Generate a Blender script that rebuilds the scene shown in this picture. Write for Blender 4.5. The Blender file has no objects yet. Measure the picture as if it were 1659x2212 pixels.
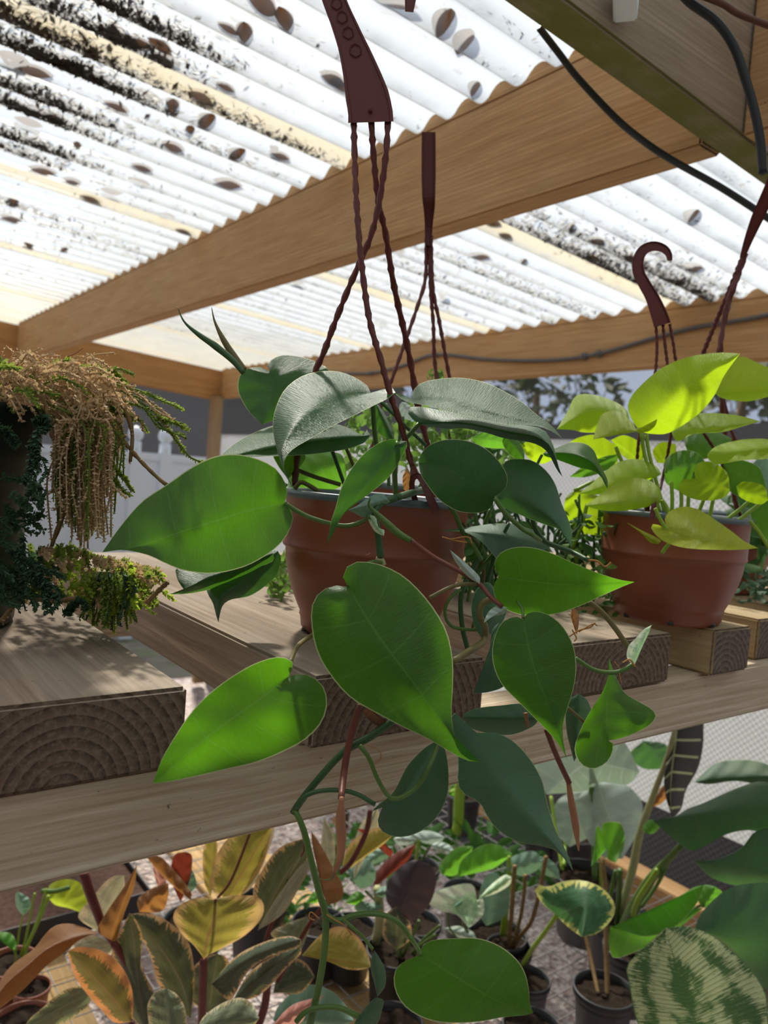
import bpy, bmesh, math, random
from mathutils import Vector, Matrix, noise as mnoise
random.seed(7)
sc = bpy.context.scene
COL = sc.collection

# ------------------------------------------------------------------ camera
# world: Z up, X runs away to the right (slat ends / rail), Y runs away to the left (along the bench slats)
F, CX, CY = 1680.0, 829.5, 1106.0
AX = Vector((0.79699924, 0.03195177, 0.60313456))      # world X in camera coords (x right, y down, z forward)
AY = Vector((-0.59903546, -0.08570305, 0.79612279))
AZ = Vector((0.07712801, -0.99580825, -0.04916502))
EYE = Vector((0, 0, 1.5))
def c2w(v): return Vector((AX.dot(v), AY.dot(v), AZ.dot(v)))
def U(px, py, d): return EYE + c2w(Vector(((px - CX) / F, (py - CY) / F, 1.0))) * d
def hit(ax, val, px, py):
    r = c2w(Vector(((px - CX) / F, (py - CY) / F, 1.0)))
    return EYE + r * ((val - EYE[ax]) / r[ax])
cam = bpy.data.cameras.new('camera'); camo = bpy.data.objects.new('camera', cam); COL.objects.link(camo)
right, back, upv = c2w(Vector((1, 0, 0))), c2w(Vector((0, 0, -1))), c2w(Vector((0, -1, 0)))
m = Matrix((right, upv, back)).transposed().to_4x4(); m.translation = EYE
camo.matrix_world = m
cam.sensor_fit = 'VERTICAL'; cam.sensor_height = 36.0; cam.lens = F / 2212 * 36
cam.clip_start = 0.02; cam.clip_end = 200
cam.dof.use_dof = True; cam.dof.focus_distance = 0.52; cam.dof.aperture_fstop = 10.5
sc.camera = camo

# ------------------------------------------------------------------ world, sun, exposure
sc.view_settings.view_transform = 'Standard'; sc.view_settings.look = 'None'
sc.view_settings.gamma = 1.0; sc.view_settings.exposure = -0.50
w = bpy.data.worlds.new('world'); sc.world = w; w.use_nodes = True
nt = w.node_tree; nt.nodes.clear()
def N(nt, t, **k):
    n = nt.nodes.new(t)
    for a, b in k.items(): setattr(n, a, b)
    return n
wo = N(nt, 'ShaderNodeOutputWorld'); bg = N(nt, 'ShaderNodeBackground')
tc = N(nt, 'ShaderNodeTexCoord'); sx = N(nt, 'ShaderNodeSeparateXYZ'); cr = N(nt, 'ShaderNodeValToRGB')
cn = N(nt, 'ShaderNodeTexNoise'); cn.inputs['Scale'].default_value = 2.2; cn.inputs['Detail'].default_value = 5
mx = N(nt, 'ShaderNodeMixRGB'); mx.inputs['Fac'].default_value = .5
cr.color_ramp.elements[0].position = 0.0; cr.color_ramp.elements[0].color = (.42, .60, 1.0, 1)
cr.color_ramp.elements[1].position = 0.5; cr.color_ramp.elements[1].color = (.92, .96, 1, 1)
cr2 = N(nt, 'ShaderNodeValToRGB')
cr2.color_ramp.elements[0].position = .4; cr2.color_ramp.elements[0].color = (.66, .78, 1, 1)
cr2.color_ramp.elements[1].position = .62; cr2.color_ramp.elements[1].color = (1, 1, 1, 1)
nt.links.new(tc.outputs['Generated'], sx.inputs[0]); nt.links.new(sx.outputs['Z'], cr.inputs[0])
nt.links.new(tc.outputs['Generated'], cn.inputs['Vector']); nt.links.new(cn.outputs[0], cr2.inputs[0])
nt.links.new(cr.outputs[0], mx.inputs[1]); nt.links.new(cr2.outputs[0], mx.inputs[2])
nt.links.new(mx.outputs[0], bg.inputs['Color']); bg.inputs['Strength'].default_value = 1.35
nt.links.new(bg.outputs[0], wo.inputs[0])
sd = bpy.data.lights.new('sun', 'SUN'); sd.energy = 15.0; sd.angle = math.radians(5); sd.color = (1, .93, .80)
so = bpy.data.objects.new('sun', sd); COL.objects.link(so)
to_sun = Vector((.30, .80, 1.0)).normalized()
so.rotation_euler = to_sun.to_track_quat('Z', 'Y').to_euler()

# ------------------------------------------------------------------ materials
def newmat(name):
    m = bpy.data.materials.new(name); m.use_nodes = True
    nt = m.node_tree; nt.nodes.clear(); o = N(nt, 'ShaderNodeOutputMaterial'); return m, nt, o
def ramp(nt, fac, stops):
    r = N(nt, 'ShaderNodeValToRGB'); e = r.color_ramp.elements
    while len(e) < len(stops): e.new(.5)
    for i, (p, c) in enumerate(stops): e[i].position = p; e[i].color = (c[0], c[1], c[2], 1)
    nt.links.new(fac, r.inputs[0]); return r.outputs[0]
def mixc(nt, fac, a, b, mode='MIX'):
    n = N(nt, 'ShaderNodeMixRGB', blend_type=mode)
    for i, v in ((0, fac), (1, a), (2, b)):
        if isinstance(v, (int, float)): n.inputs[i].default_value = v if i == 0 else (v, v, v, 1)
        elif isinstance(v, tuple): n.inputs[i].default_value = (v[0], v[1], v[2], 1)
        else: nt.links.new(v, n.inputs[i])
    return n.outputs[0]
def mth(nt, op, a, b=None, c=None):
    n = N(nt, 'ShaderNodeMath', operation=op)
    for i, v in ((0, a), (1, b), (2, c)):
        if v is None: continue
        if isinstance(v, (int, float)): n.inputs[i].default_value = v
        else: nt.links.new(v, n.inputs[i])
    return n.outputs[0]
def noisen(nt, vec, scale, detail=4, rough=.55, dist=0):
    n = N(nt, 'ShaderNodeTexNoise'); n.inputs['Scale'].default_value = scale; n.inputs['Detail'].default_value = detail
    n.inputs['Roughness'].default_value = rough; n.inputs['Distortion'].default_value = dist
    if vec is not None: nt.links.new(vec, n.inputs['Vector'])
    return n.outputs[0]
def mapping(nt, vec, scale=(1, 1, 1), loc=(0, 0, 0)):
    n = N(nt, 'ShaderNodeMapping'); n.inputs['Scale'].default_value = scale; n.inputs['Location'].default_value = loc
    nt.links.new(vec, n.inputs['Vector']); return n.outputs[0]
def bsdf(nt, col, rough=.6, spec=.4, bump=None, bstr=.3, bdist=.001):
    p = N(nt, 'ShaderNodeBsdfPrincipled')
    if isinstance(col, tuple): p.inputs['Base Color'].default_value = (*col[:3], 1)
    else: nt.links.new(col, p.inputs['Base Color'])
    if isinstance(rough, (int, float)): p.inputs['Roughness'].default_value = rough
    else: nt.links.new(rough, p.inputs['Roughness'])
    p.inputs['Specular IOR Level'].default_value = spec
    if bump is not None:
        b = N(nt, 'ShaderNodeBump'); b.inputs['Strength'].default_value = bstr; b.inputs['Distance'].default_value = bdist
        nt.links.new(bump, b.inputs['Height']); nt.links.new(b.outputs[0], p.inputs['Normal'])
    return p
def plain(name, col, rough=.6, spec=.4, var=.15, scale=30, bump=.0):
    m, nt, o = newmat(name); t = N(nt, 'ShaderNodeTexCoord')
    n = noisen(nt, t.outputs['Object'], scale)
    c = mixc(nt, n, tuple(x * (1 - var) for x in col), tuple(min(1, x * (1 + var)) for x in col))
    p = bsdf(nt, c, rough, spec, n if bump else None, bump, .002)
    nt.links.new(p.outputs[0], o.inputs[0]); return m
def wood(name, light, dark, axis, rings=70, grey=(.33, .29, .24), greyf=.4, pith=(0, 0, 0), endcol=(.13, .09, .065), green=0):
    """solid wood: growth rings about the board's long axis, grain streaks along it, darker weathered end grain"""
    m, nt, o = newmat(name); t = N(nt, 'ShaderNodeTexCoord'); g = N(nt, 'ShaderNodeNewGeometry')
    oc = t.outputs['Object']
    sc_long = {'X': (.06, 1, 1), 'Y': (1, .06, 1), 'Z': (1, 1, .06)}[axis]
    mp = mapping(nt, oc, sc_long, pith)
    wv = N(nt, 'ShaderNodeTexWave', wave_type='RINGS', rings_direction=axis, wave_profile='SAW')
    wv.inputs['Scale'].default_value = rings; wv.inputs['Distortion'].default_value = 3.0
    wv.inputs['Detail'].default_value = 3; wv.inputs['Detail Scale'].default_value = .25; nt.links.new(mp, wv.inputs['Vector'])
    st = noisen(nt, mapping(nt, oc, tuple(.03 if s < 1 else 1 for s in sc_long)), 260, 5, .7)
    big = noisen(nt, mapping(nt, oc, tuple(.25 if s < 1 else 1 for s in sc_long)), 14, 4, .6)
    c = ramp(nt, wv.outputs['Fac'], ((0, light), (.45, tuple((a * .85 + b * .15) for a, b in zip(light, dark))), (.9, tuple((a * .45 + b * .55) for a, b in zip(light, dark))), (1, light)))
    c = mixc(nt, ramp(nt, st, ((.38, (0, 0, 0)), (.66, (.85, .85, .85)))), c, dark)
    med = noisen(nt, mapping(nt, oc, tuple(.05 if s < 1 else 1 for s in sc_long)), 60, 4, .6)
    c = mixc(nt, ramp(nt, med, ((.42, (0, 0, 0)), (.64, (.5, .5, .5)))), c, dark)
    wf = ramp(nt, big, ((.38, (0, 0, 0)), (.72, (greyf, greyf, greyf))))
    c = mixc(nt, wf, c, grey)
    sp = noisen(nt, oc, 170, 3, .7)
    c = mixc(nt, ramp(nt, sp, ((.68, (0, 0, 0)), (.75, (.75, .75, .75)))), c, (.05, .035, .02))
    sep = N(nt, 'ShaderNodeSeparateXYZ'); nt.links.new(g.outputs['True Normal'], sep.inputs[0])
    if green:       # algae growing on the underside
        un = mth(nt, 'ADD', mth(nt, 'MULTIPLY', mth(nt, 'LESS_THAN', sep.outputs['Z'], -.6), .85), .08)
        c = mixc(nt, mth(nt, 'MULTIPLY', ramp(nt, noisen(nt, oc, 18, 5), ((.3, (.5, .5, .5)), (.6, (1, 1, 1)))), un), c, (.15, .17, .03))
    ef = mth(nt, 'GREATER_THAN', mth(nt, 'ABSOLUTE', sep.outputs[axis]), .8)
    ec = ramp(nt, wv.outputs['Fac'], ((0, tuple(x * 1.5 for x in endcol)), (.5, endcol), (.95, tuple(x * .45 for x in endcol)), (1, endcol)))
    ec = mixc(nt, ramp(nt, noisen(nt, oc, 260, 4, .7), ((.45, (0, 0, 0)), (.75, (.8, .8, .8)))), ec, (.26, .20, .15))
    c = mixc(nt, ef, c, ec)
    hgt = mth(nt, 'ADD', st, mth(nt, 'MULTIPLY', wv.outputs['Fac'], .5))
    p = bsdf(nt, c, .78, .25, hgt, .5, .0012)
    nt.links.new(p.outputs[0], o.inputs[0]); return m
def leafmat(name, front, trans, veins=7, vein=(.20, .34, .08), rim=(.55, .62, .30), tf=.5, rough=.36, spec=.5, veinw=.06, veinf=.35,
            edge=None, edgew=.3, edgec=None, speck=None, rimw=.982, mid=None, bump=.35, blotch=.25):
    m, nt, o = newmat(name); uv = N(nt, 'ShaderNodeUVMap'); s = N(nt, 'ShaderNodeSeparateXYZ'); nt.links.new(uv.outputs[0], s.inputs[0])
    tcn = N(nt, 'ShaderNodeTexCoord'); oc = tcn.outputs['Object']
    au = mth(nt, 'ABSOLUTE', mth(nt, 'SUBTRACT', mth(nt, 'MULTIPLY', s.outputs['X'], 2), 1)); v = s.outputs['Y']
    vv = mth(nt, 'FRACT', mth(nt, 'ADD', mth(nt, 'MULTIPLY', v, float(veins)), mth(nt, 'MULTIPLY', au, .35)))
    tri = mth(nt, 'ABSOLUTE', mth(nt, 'SUBTRACT', vv, .5))
    vl = mth(nt, 'MULTIPLY', mth(nt, 'LESS_THAN', tri, veinw), mth(nt, 'LESS_THAN', au, .9))
    ml = mth(nt, 'LESS_THAN', au, .018 if mid is None else mid)
    vm = mth(nt, 'MAXIMUM', mth(nt, 'MULTIPLY', vl, veinf), mth(nt, 'MULTIPLY', ml, .75))
    nz = noisen(nt, oc, 38, 4); fine = noisen(nt, mapping(nt, uv.outputs[0], (1.2, 26, 1)), 6, 4, .6)
    base = mixc(nt, nz, tuple(x * (1 - blotch) for x in front), tuple(x * (1 + blotch) for x in front))
    base = mixc(nt, ramp(nt, fine, ((.4, (0, 0, 0)), (.7, (.4, .4, .4)))), base, tuple(x * 1.7 for x in front))
    tr = mixc(nt, fine, tuple(x * .72 for x in trans), tuple(min(1, x * 1.15) for x in trans))
    if edge:
        rag = noisen(nt, mapping(nt, uv.outputs[0], (2.5, 30, 1)), 1.5, 3, .6)
        lim = mth(nt, 'ADD', au, mth(nt, 'MULTIPLY', mth(nt, 'SUBTRACT', rag, .5), 1.1))
        ef = mth(nt, 'GREATER_THAN', lim, 1 - edgew)
        base = mixc(nt, ef, base, edge); tr = mixc(nt, ef, tr, edgec or edge)
        gp = noisen(nt, mapping(nt, uv.outputs[0], (7, 2, 1)), 1.7, 2)
        base = mixc(nt, ramp(nt, gp, ((.5, (0, 0, 0)), (.53, (.45, .45, .45)))), base, tuple(x * 2.2 for x in front))
    if speck:
        sp = noisen(nt, mapping(nt, uv.outputs[0], (4, 110, 1)), 1.6, 4, .75)
        pb = noisen(nt, uv.outputs[0], 5, 2)
        sf = mth(nt, 'GREATER_THAN', mth(nt, 'ADD', mth(nt, 'MULTIPLY', sp, .55), mth(nt, 'MULTIPLY', pb, .6)), .570)
        base = mixc(nt, sf, base, speck); tr = mixc(nt, sf, tr, speck)
    base = mixc(nt, vm, base, vein); tr = mixc(nt, mth(nt, 'MULTIPLY', vm, .8), tr, tuple(x * 1.3 for x in vein))
    rf = mth(nt, 'GREATER_THAN', au, rimw)
    base = mixc(nt, rf, base, rim); tr = mixc(nt, rf, tr, rim)
    hg = mth(nt, 'ADD', mth(nt, 'MULTIPLY', tri, -.5), mth(nt, 'MULTIPLY', fine, .5))
    p = bsdf(nt, base, rough, spec, hg, bump, .004)
    t = N(nt, 'ShaderNodeBsdfTranslucent'); nt.links.new(tr, t.inputs['Color'])
    mxs = N(nt, 'ShaderNodeMixShader'); mxs.inputs[0].default_value = tf
    nt.links.new(p.outputs[0], mxs.inputs[1]); nt.links.new(t.outputs[0], mxs.inputs[2])
    nt.links.new(mxs.outputs[0], o.inputs[0]); return m
def frond(name, col, trans, tf=.4):
    m, nt, o = newmat(name); tcn = N(nt, 'ShaderNodeTexCoord')
    nz = noisen(nt, tcn.outputs['Object'], 60, 3)
    c = mixc(nt, nz, tuple(x * .45 for x in col), tuple(min(1, x * 1.5) for x in col))
    p = bsdf(nt, c, .65, .2); t = N(nt, 'ShaderNodeBsdfTranslucent'); t.inputs['Color'].default_value = (*trans, 1)
    mxs = N(nt, 'ShaderNodeMixShader'); mxs.inputs[0].default_value = tf
    nt.links.new(p.outputs[0], mxs.inputs[1]); nt.links.new(t.outputs[0], mxs.inputs[2]); nt.links.new(mxs.outputs[0], o.inputs[0])
    return m

M = {}
M['beam'] = wood('cedar_beam', (.62, .38, .18), (.34, .18, .07), 'Y', 45, (.52, .35, .19), .5)
M['beamx'] = wood('cedar_header', (.62, .35, .14), (.32, .15, .05), 'X', 45, (.36, .19, .08), .7)
M['beamw'] = wood('weathered_rafter', (.46, .36, .26), (.22, .16, .11), 'X', 45, (.42, .34, .25), .7, green=.5)
M['post'] = wood('post_wood', (.48, .33, .18), (.27, .16, .07), 'Z', 55)
M['slat'] = wood('weathered_slat', (.44, .34, .25), (.19, .13, .085), 'Y', 52, (.30, .25, .195), .85, endcol=(.12, .078, .055))
M['slatn'] = wood('newer_slat', (.50, .39, .22), (.30, .20, .10), 'Y', 52, (.40, .33, .22), .4, endcol=(.12, .09, .07))
M['rail'] = wood('pine_rail', (.74, .63, .48), (.36, .24, .14), 'X', 40, (.54, .47, .37), .45, endcol=(.2, .15, .1))
M['board'] = wood('plywood_board', (.62, .42, .20), (.44, .27, .11), 'Y', 20, (.5, .36, .2), .3)
M['terracotta'] = plain('terracotta_plastic', (.235, .062, .030), .42, .5, .12, 14, .05)
M['hanger'] = plain('maroon_plastic', (.12, .024, .018), .45, .35, .15, 40)
M['rim'] = plain('grey_plastic_rim', (.10, .13, .15), .4, .5)
M['black'] = plain('black_plastic', (.022, .024, .028), .45, .5)
M['darkgreen'] = plain('dark_green_plastic', (.008, .022, .020), .45, .5)
M['soil'] = plain('potting_soil', (.025, .017, .012), .95, .1, .8, 160, .8)
M['soilb'] = plain('brown_bark_mulch', (.085, .05, .04), .95, .1, .8, 90, 1.0)
M['cable'] = plain('black_rubber', (.012, .016, .016), .5, .4)
M['wire'] = plain('grey_wire', (.10, .09, .09), .5, .4)
M['metal'] = plain('galvanised_wire', (.32, .31, .32), .45, .5)
M['rust'] = plain('brown_wire', (.12, .05, .03), .6, .3)
M['white'] = plain('white_vinyl', (.82, .89, 1.0), .5, .4, .04)
M['stem'] = plain('green_stem', (.085, .16, .03), .45, .4, .3, 60)
M['stemd'] = plain('dark_green_stem', (.04, .10, .03), .42, .4, .3, 60)
M['stemb'] = plain('olive_brown_stem', (.15, .12, .04), .5, .4, .35, 70)
M['stemr'] = plain('red_brown_stem', (.17, .05, .03), .45, .4, .35, 70)
M['bud'] = plain('orange_brown_bud', (.34, .15, .07), .45, .4, .4, 60)
M['sheath'] = plain('pale_sheath', (.38, .38, .20), .6, .3, .3, 50)
M['dry'] = plain('dry_brown_husk', (.40, .19, .06), .8, .2, .5, 90)
M['cane'] = plain('brown_cane', (.22, .14, .06), .7, .2, .5, 120)
M['neonstem'] = plain('yellow_green_stem', (.24, .38, .03), .45, .4, .2, 60)
M['redstem'] = plain('dark_red_stem', (.16, .04, .035), .45, .4, .3, 60)
M['gravel'] = None
M['philo'] = leafmat('philodendron_leaf', (.020, .070, .014), (.15, .44, .008), veins=5, tf=.56, vein=(.11, .26, .04), veinw=.016, veinf=.5)
M['philod'] = leafmat('philodendron_leaf_dark', (.060, .135, .078), (.07, .22, .02), veins=6, tf=.30, rough=.46, vein=(.07, .15, .05), veinw=.014, veinf=.18, rim=(.3, .4, .2))
M['philot'] = leafmat('philodendron_leaf_glossy', (.026, .090, .030), (.10, .30, .02), veins=6, tf=.34, vein=(.06, .16, .05), veinw=.014, veinf=.2, rough=.38, spec=.36, bump=.8)
M['neon'] = leafmat('neon_pothos_leaf', (.30, .44, .012), (.60, .88, .015), veins=9, vein=(.45, .6, .05), rim=(.45, .6, .05), tf=.55, veinf=.25, rough=.42, bump=.8)
M['neonf'] = leafmat('neon_pothos_new_leaf', (.42, .52, .03), (.66, .80, .05), veins=10, vein=(.55, .65, .1), rim=(.5, .6, .08), tf=.5, veinf=.35, rough=.42, bump=1.)
M['neong'] = leafmat('pothos_leaf_green', (.06, .17, .02), (.18, .45, .02), veins=8, vein=(.12, .3, .04), tf=.45, rough=.42)
M['ficus'] = leafmat('rubber_leaf_dark', (.055, .080, .050), (.16, .16, .05), veins=14, vein=(.24, .17, .10), rim=(.62, .40, .22), tf=.28, veinf=.10, rough=.42,
                     edge=(.60, .40, .19), edgec=(.85, .45, .15), edgew=.16, mid=.03, rimw=.95)
M['ficuso'] = leafmat('rubber_leaf_orange', (.09, .085, .045), (.30, .22, .04), veins=14, vein=(.30, .15, .08), rim=(.75, .35, .16), tf=.42, veinf=.10, rough=.42,
                      edge=(.62, .27, .12), edgec=(.95, .38, .10), edgew=.34, mid=.03, rimw=.95)
M['ficusb'] = leafmat('rubber_leaf_brown', (.20, .10, .04), (.55, .24, .05), veins=14, vein=(.35, .15, .08), rim=(.6, .3, .14), tf=.42, veinf=.10, rough=.45, mid=.03)
M['ficusp'] = leafmat('rubber_leaf_pale', (.42, .42, .30), (.45, .42, .22), veins=14, vein=(.5, .42, .30), rim=(.65, .45, .3), tf=.35, veinf=.15, rough=.45,
                      edge=(.62, .52, .34), edgec=(.7, .55, .3), edgew=.25, mid=.03)
M['ficusg'] = leafmat('rubber_leaf_sage', (.16, .19, .12), (.25, .30, .12), veins=14, vein=(.36, .32, .22), rim=(.62, .5, .36), tf=.3, veinf=.12, rough=.42,
                      edge=(.60, .50, .28), edgec=(.7, .5, .2), edgew=.12, mid=.03)
M['ficusy'] = leafmat('rubber_leaf_gold', (.22, .22, .05), (.62, .50, .08), veins=14, vein=(.45, .2, .1), rim=(.75, .45, .18), tf=.45, veinf=.10, rough=.42,
                      edge=(.72, .50, .18), edgec=(.95, .62, .2), edgew=.22, mid=.035, rimw=.94)
M['pink'] = leafmat('rubber_leaf_pink', (.50, .22, .18), (.8, .35, .25), veins=12, vein=(.6, .5, .4), rim=(.7, .5, .4), tf=.4, mid=.04)
M['monst'] = leafmat('monstera_leaf', (.065, .140, .090), (.12, .34, .05), veins=6, vein=(.10, .20, .09), rim=(.1, .2, .08), tf=.33, rough=.36, bump=.5)
M['bright'] = leafmat('bright_green_leaf', (.08, .24, .03), (.22, .60, .03), veins=7, vein=(.2, .42, .1), tf=.5, rough=.36)
M['aloc'] = leafmat('pale_alocasia_leaf', (.42, .50, .46), (.30, .42, .26), veins=6, vein=(.50, .56, .48), rim=(.4, .5, .4), tf=.35, rough=.45, veinw=.03, veinf=.7, mid=.03)
M['alocd'] = leafmat('black_alocasia_leaf', (.018, .016, .014), (.05, .05, .02), veins=9, vein=(.50, .52, .28), rim=(.2, .2, .12), tf=.15, rough=.3, veinw=.07, veinf=.9, mid=.05)
M['varieg'] = leafmat('yellow_edged_leaf', (.045, .13, .06), (.10, .28, .06), veins=7, vein=(.2, .34, .18), rim=(.75, .72, .25), tf=.3, rough=.36,
                      edge=(.80, .76, .20), edgec=(.8, .78, .25), edgew=.15, veinf=.12)
M['speck'] = leafmat('speckled_calathea_leaf', (.055, .13, .040), (.12, .28, .05), veins=44, vein=(.07, .16, .045), rim=(.12, .25, .08), tf=.28, rough=.4,
                     speck=(.60, .67, .34), veinf=.6, veinw=.10, mid=.015, bump=.8)
M['syng'] = leafmat('cream_splashed_leaf', (.40, .60, .36), (.35, .55, .25), veins=5, vein=(.3, .5, .28), rim=(.7, .75, .6), tf=.35, rough=.42,
                    edge=(.82, .84, .70), edgec=(.8, .85, .6), edgew=.48)
M['teal'] = leafmat('grey_green_leaf', (.20, .34, .26), (.18, .34, .16), veins=7, vein=(.3, .42, .32), rim=(.35, .45, .35), tf=.3, rough=.4)
M['purple'] = leafmat('dark_purple_leaf', (.050, .036, .040), (.10, .05, .05), veins=7, vein=(.03, .022, .03), tf=.15, rough=.4, rim=(.12, .08, .08), mid=.03)
M['maroon'] = leafmat('maroon_leaf', (.14, .025, .015), (.35, .05, .02), veins=7, vein=(.2, .05, .03), tf=.35, rough=.4, rim=(.25, .08, .04))
M['silver'] = leafmat('silver_leaf', (.45, .55, .50), (.4, .5, .4), veins=7, vein=(.5, .6, .5), tf=.3, rough=.4)
M['deadleaf'] = leafmat('dead_leaf', (.085, .045, .022), (.16, .07, .025), veins=7, vein=(.12, .07, .04), tf=.25, rough=.8, rim=(.1, .06, .03))
M['fgreen'] = frond('spikemoss_green', (.17, .24, .055), (.36, .48, .07))
M['fdark'] = frond('spikemoss_dark', (.07, .13, .075), (.09, .2, .07), .3)
M['fdry'] = frond('spikemoss_dry', (.68, .50, .30), (.6, .42, .22), .35)
M['flime'] = frond('spikemoss_lime', (.30, .42, .06), (.6, .75, .08), .5)
M['curl'] = frond('curly_leaf', (.13, .24, .06), (.26, .46, .08), .35)
M['tree'] = frond('tree_foliage', (.04, .06, .03), (.06, .10, .03), .3)
M['backgreen'] = frond('background_foliage', (.04, .11, .03), (.10, .28, .03), .35)
M['litter'] = frond('leaf_litter', (.10, .066, .036), (.05, .03, .01), .1)

# corrugated roof sheet
def roofmat():
    m, nt, o = newmat('corrugated_polycarbonate'); t = N(nt, 'ShaderNodeTexCoord'); oc = t.outputs['Object']
    s = N(nt, 'ShaderNodeSeparateXYZ'); nt.links.new(oc, s.inputs[0]); y = s.outputs['Y']
    ph = mth(nt, 'ABSOLUTE', mth(nt, 'SUBTRACT', mth(nt, 'FRACT', mth(nt, 'ADD', mth(nt, 'DIVIDE', mth(nt, 'SUBTRACT', y, 1.448), .775), .5)), .5))
    lap = ramp(nt, ph, ((.035, (1, 1, 1)), (.05, (0, 0, 0))))                       # double thickness where two sheets overlap
    far = ramp(nt, mth(nt, 'DIVIDE', y, 5.0), ((.64, (0, 0, 0)), (.86, (.8, .8, .8))))
    stain = noisen(nt, mapping(nt, oc, (.8, 5, 1)), 4, 6, .65)
    grime = noisen(nt, mapping(nt, oc, (3, 12, 1)), 6, 6, .7)
    yel = mth(nt, 'MAXIMUM', mth(nt, 'MULTIPLY', lap, mth(nt, 'ADD', .35, mth(nt, 'MULTIPLY', stain, .6))), mth(nt, 'MULTIPLY', far, stain))
    col = mixc(nt, yel, (.90, .93, .95), (.80, .66, .38))
    gf = ramp(nt, grime, ((.60, (0, 0, 0)), (.78, (.7, .7, .7))))
    col = mixc(nt, gf, col, (.55, .48, .38))
    tro = mth(nt, 'COSINE', mth(nt, 'MULTIPLY', mth(nt, 'SUBTRACT', y, .9), 2 * math.pi / .0865))      # corrugation shading painted as grey into the troughs
    mottle = noisen(nt, mapping(nt, oc, (1.5, 1, 1)), 7, 5, .6)  # noise that makes the painted trough shade uneven
    tf_ = mth(nt, 'MULTIPLY', ramp(nt, mth(nt, 'MULTIPLY', tro, -1), ((.1, (0, 0, 0)), (.95, (1, 1, 1)))), ramp(nt, mottle, ((.3, (.15, .15, .15)), (.65, (.75, .75, .75)))))
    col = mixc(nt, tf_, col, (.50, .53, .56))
    spk = noisen(nt, oc, 90, 2, .5)
    col = mixc(nt, ramp(nt, spk, ((.74, (0, 0, 0)), (.78, (.8, .8, .8)))), col, (.15, .12, .08))
    tr = N(nt, 'ShaderNodeBsdfTransparent'); nt.links.new(col, tr.inputs['Color'])
    tl = N(nt, 'ShaderNodeBsdfTranslucent'); nt.links.new(mixc(nt, 1.0, col, (.40, .41, .42), 'MULTIPLY'), tl.inputs['Color'])
    p = bsdf(nt, col, .3, .5)
    a = N(nt, 'ShaderNodeMixShader'); a.inputs[0].default_value = .12; nt.links.new(tl.outputs[0], a.inputs[1]); nt.links.new(p.outputs[0], a.inputs[2])
    lw = N(nt, 'ShaderNodeLayerWeight'); lw.inputs['Blend'].default_value = .5
    opn = mth(nt, 'SUBTRACT', .62, mth(nt, 'MULTIPLY', lw.outputs['Facing'], .50))
    b = N(nt, 'ShaderNodeMixShader'); nt.links.new(mth(nt, 'MAXIMUM', .06, mth(nt, 'SUBTRACT', opn, mth(nt, 'MULTIPLY', yel, .3))), b.inputs[0])
    nt.links.new(a.outputs[0], b.inputs[1]); nt.links.new(tr.outputs[0], b.inputs[2])
    nt.links.new(b.outputs[0], o.inputs[0]); return m
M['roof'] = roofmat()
def netting(name, col, open_, weave=900, tl=.3, axis='YZ', bands=0.):
    m, nt, o = newmat(name); t = N(nt, 'ShaderNodeTexCoord'); oc = t.outputs['Object']
    s = N(nt, 'ShaderNodeSeparateXYZ'); nt.links.new(oc, s.inputs[0])
    a = mth(nt, 'SINE', mth(nt, 'MULTIPLY', s.outputs[axis[0]], weave)); b = mth(nt, 'SINE', mth(nt, 'MULTIPLY', s.outputs[axis[1]], weave))
    wv = mth(nt, 'ADD', mth(nt, 'MULTIPLY', mth(nt, 'MULTIPLY', a, b), .5), .5)
    nz = noisen(nt, mapping(nt, oc, (3, 3, 9)), 7, 5, .65)
    c = mixc(nt, wv, tuple(x * .38 for x in col), col); c = mixc(nt, mth(nt, 'MULTIPLY', nz, .6), c, tuple(x * .55 for x in col))
    p = bsdf(nt, c, .8, .1, wv, .5, .002); tn = N(nt, 'ShaderNodeBsdfTranslucent'); nt.links.new(c, tn.inputs['Color'])
    q = N(nt, 'ShaderNodeMixShader'); q.inputs[0].default_value = tl; nt.links.new(p.outputs[0], q.inputs[1]); nt.links.new(tn.outputs[0], q.inputs[2])
    tp = N(nt, 'ShaderNodeBsdfTransparent'); r = N(nt, 'ShaderNodeMixShader'); r.inputs[0].default_value = open_
    nt.links.new(q.outputs[0], r.inputs[1]); nt.links.new(tp.outputs[0], r.inputs[2]); nt.links.new(r.outputs[0], o.inputs[0]); return m
M['net'] = netting('dark_shade_net', (.10, .10, .11), .55, 700, .3)
M['nety'] = netting('dark_shade_net_side', (.10, .10, .12), .58, 700, .3, 'XZ')
M['neta'] = netting('dense_shade_net', (.06, .06, .06), .10, 700, .2, 'XZ')
M['netb'] = netting('dense_shade_net_side', (.06, .06, .06), .10, 700, .2)
M['cloth'] = netting('white_woven_cloth', (.80, .83, .90), .04, 330, .5)
M['clothd'] = netting('grey_weed_mat', (.13, .13, .14), .0, 300, .1)
def groundmat(name, cols, scale):
    m, nt, o = newmat(name); t = N(nt, 'ShaderNodeTexCoord'); v = N(nt, 'ShaderNodeTexVoronoi'); v.inputs['Scale'].default_value = scale
    nt.links.new(t.outputs['Object'], v.inputs['Vector']); s = N(nt, 'ShaderNodeSeparateColor'); nt.links.new(v.outputs['Color'], s.inputs[0])
    c = ramp(nt, s.outputs[0], tuple((i / (len(cols) - 1), c) for i, c in enumerate(cols)))
    p = bsdf(nt, c, .85, .2, v.outputs['Distance'], 1.0, .02); nt.links.new(p.outputs[0], o.inputs[0]); return m
M['gravel'] = groundmat('grey_pink_gravel', ((.20, .16, .16), (.62, .52, .50), (.75, .68, .66), (.42, .30, .28), (.85, .80, .78)), 55)
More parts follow.
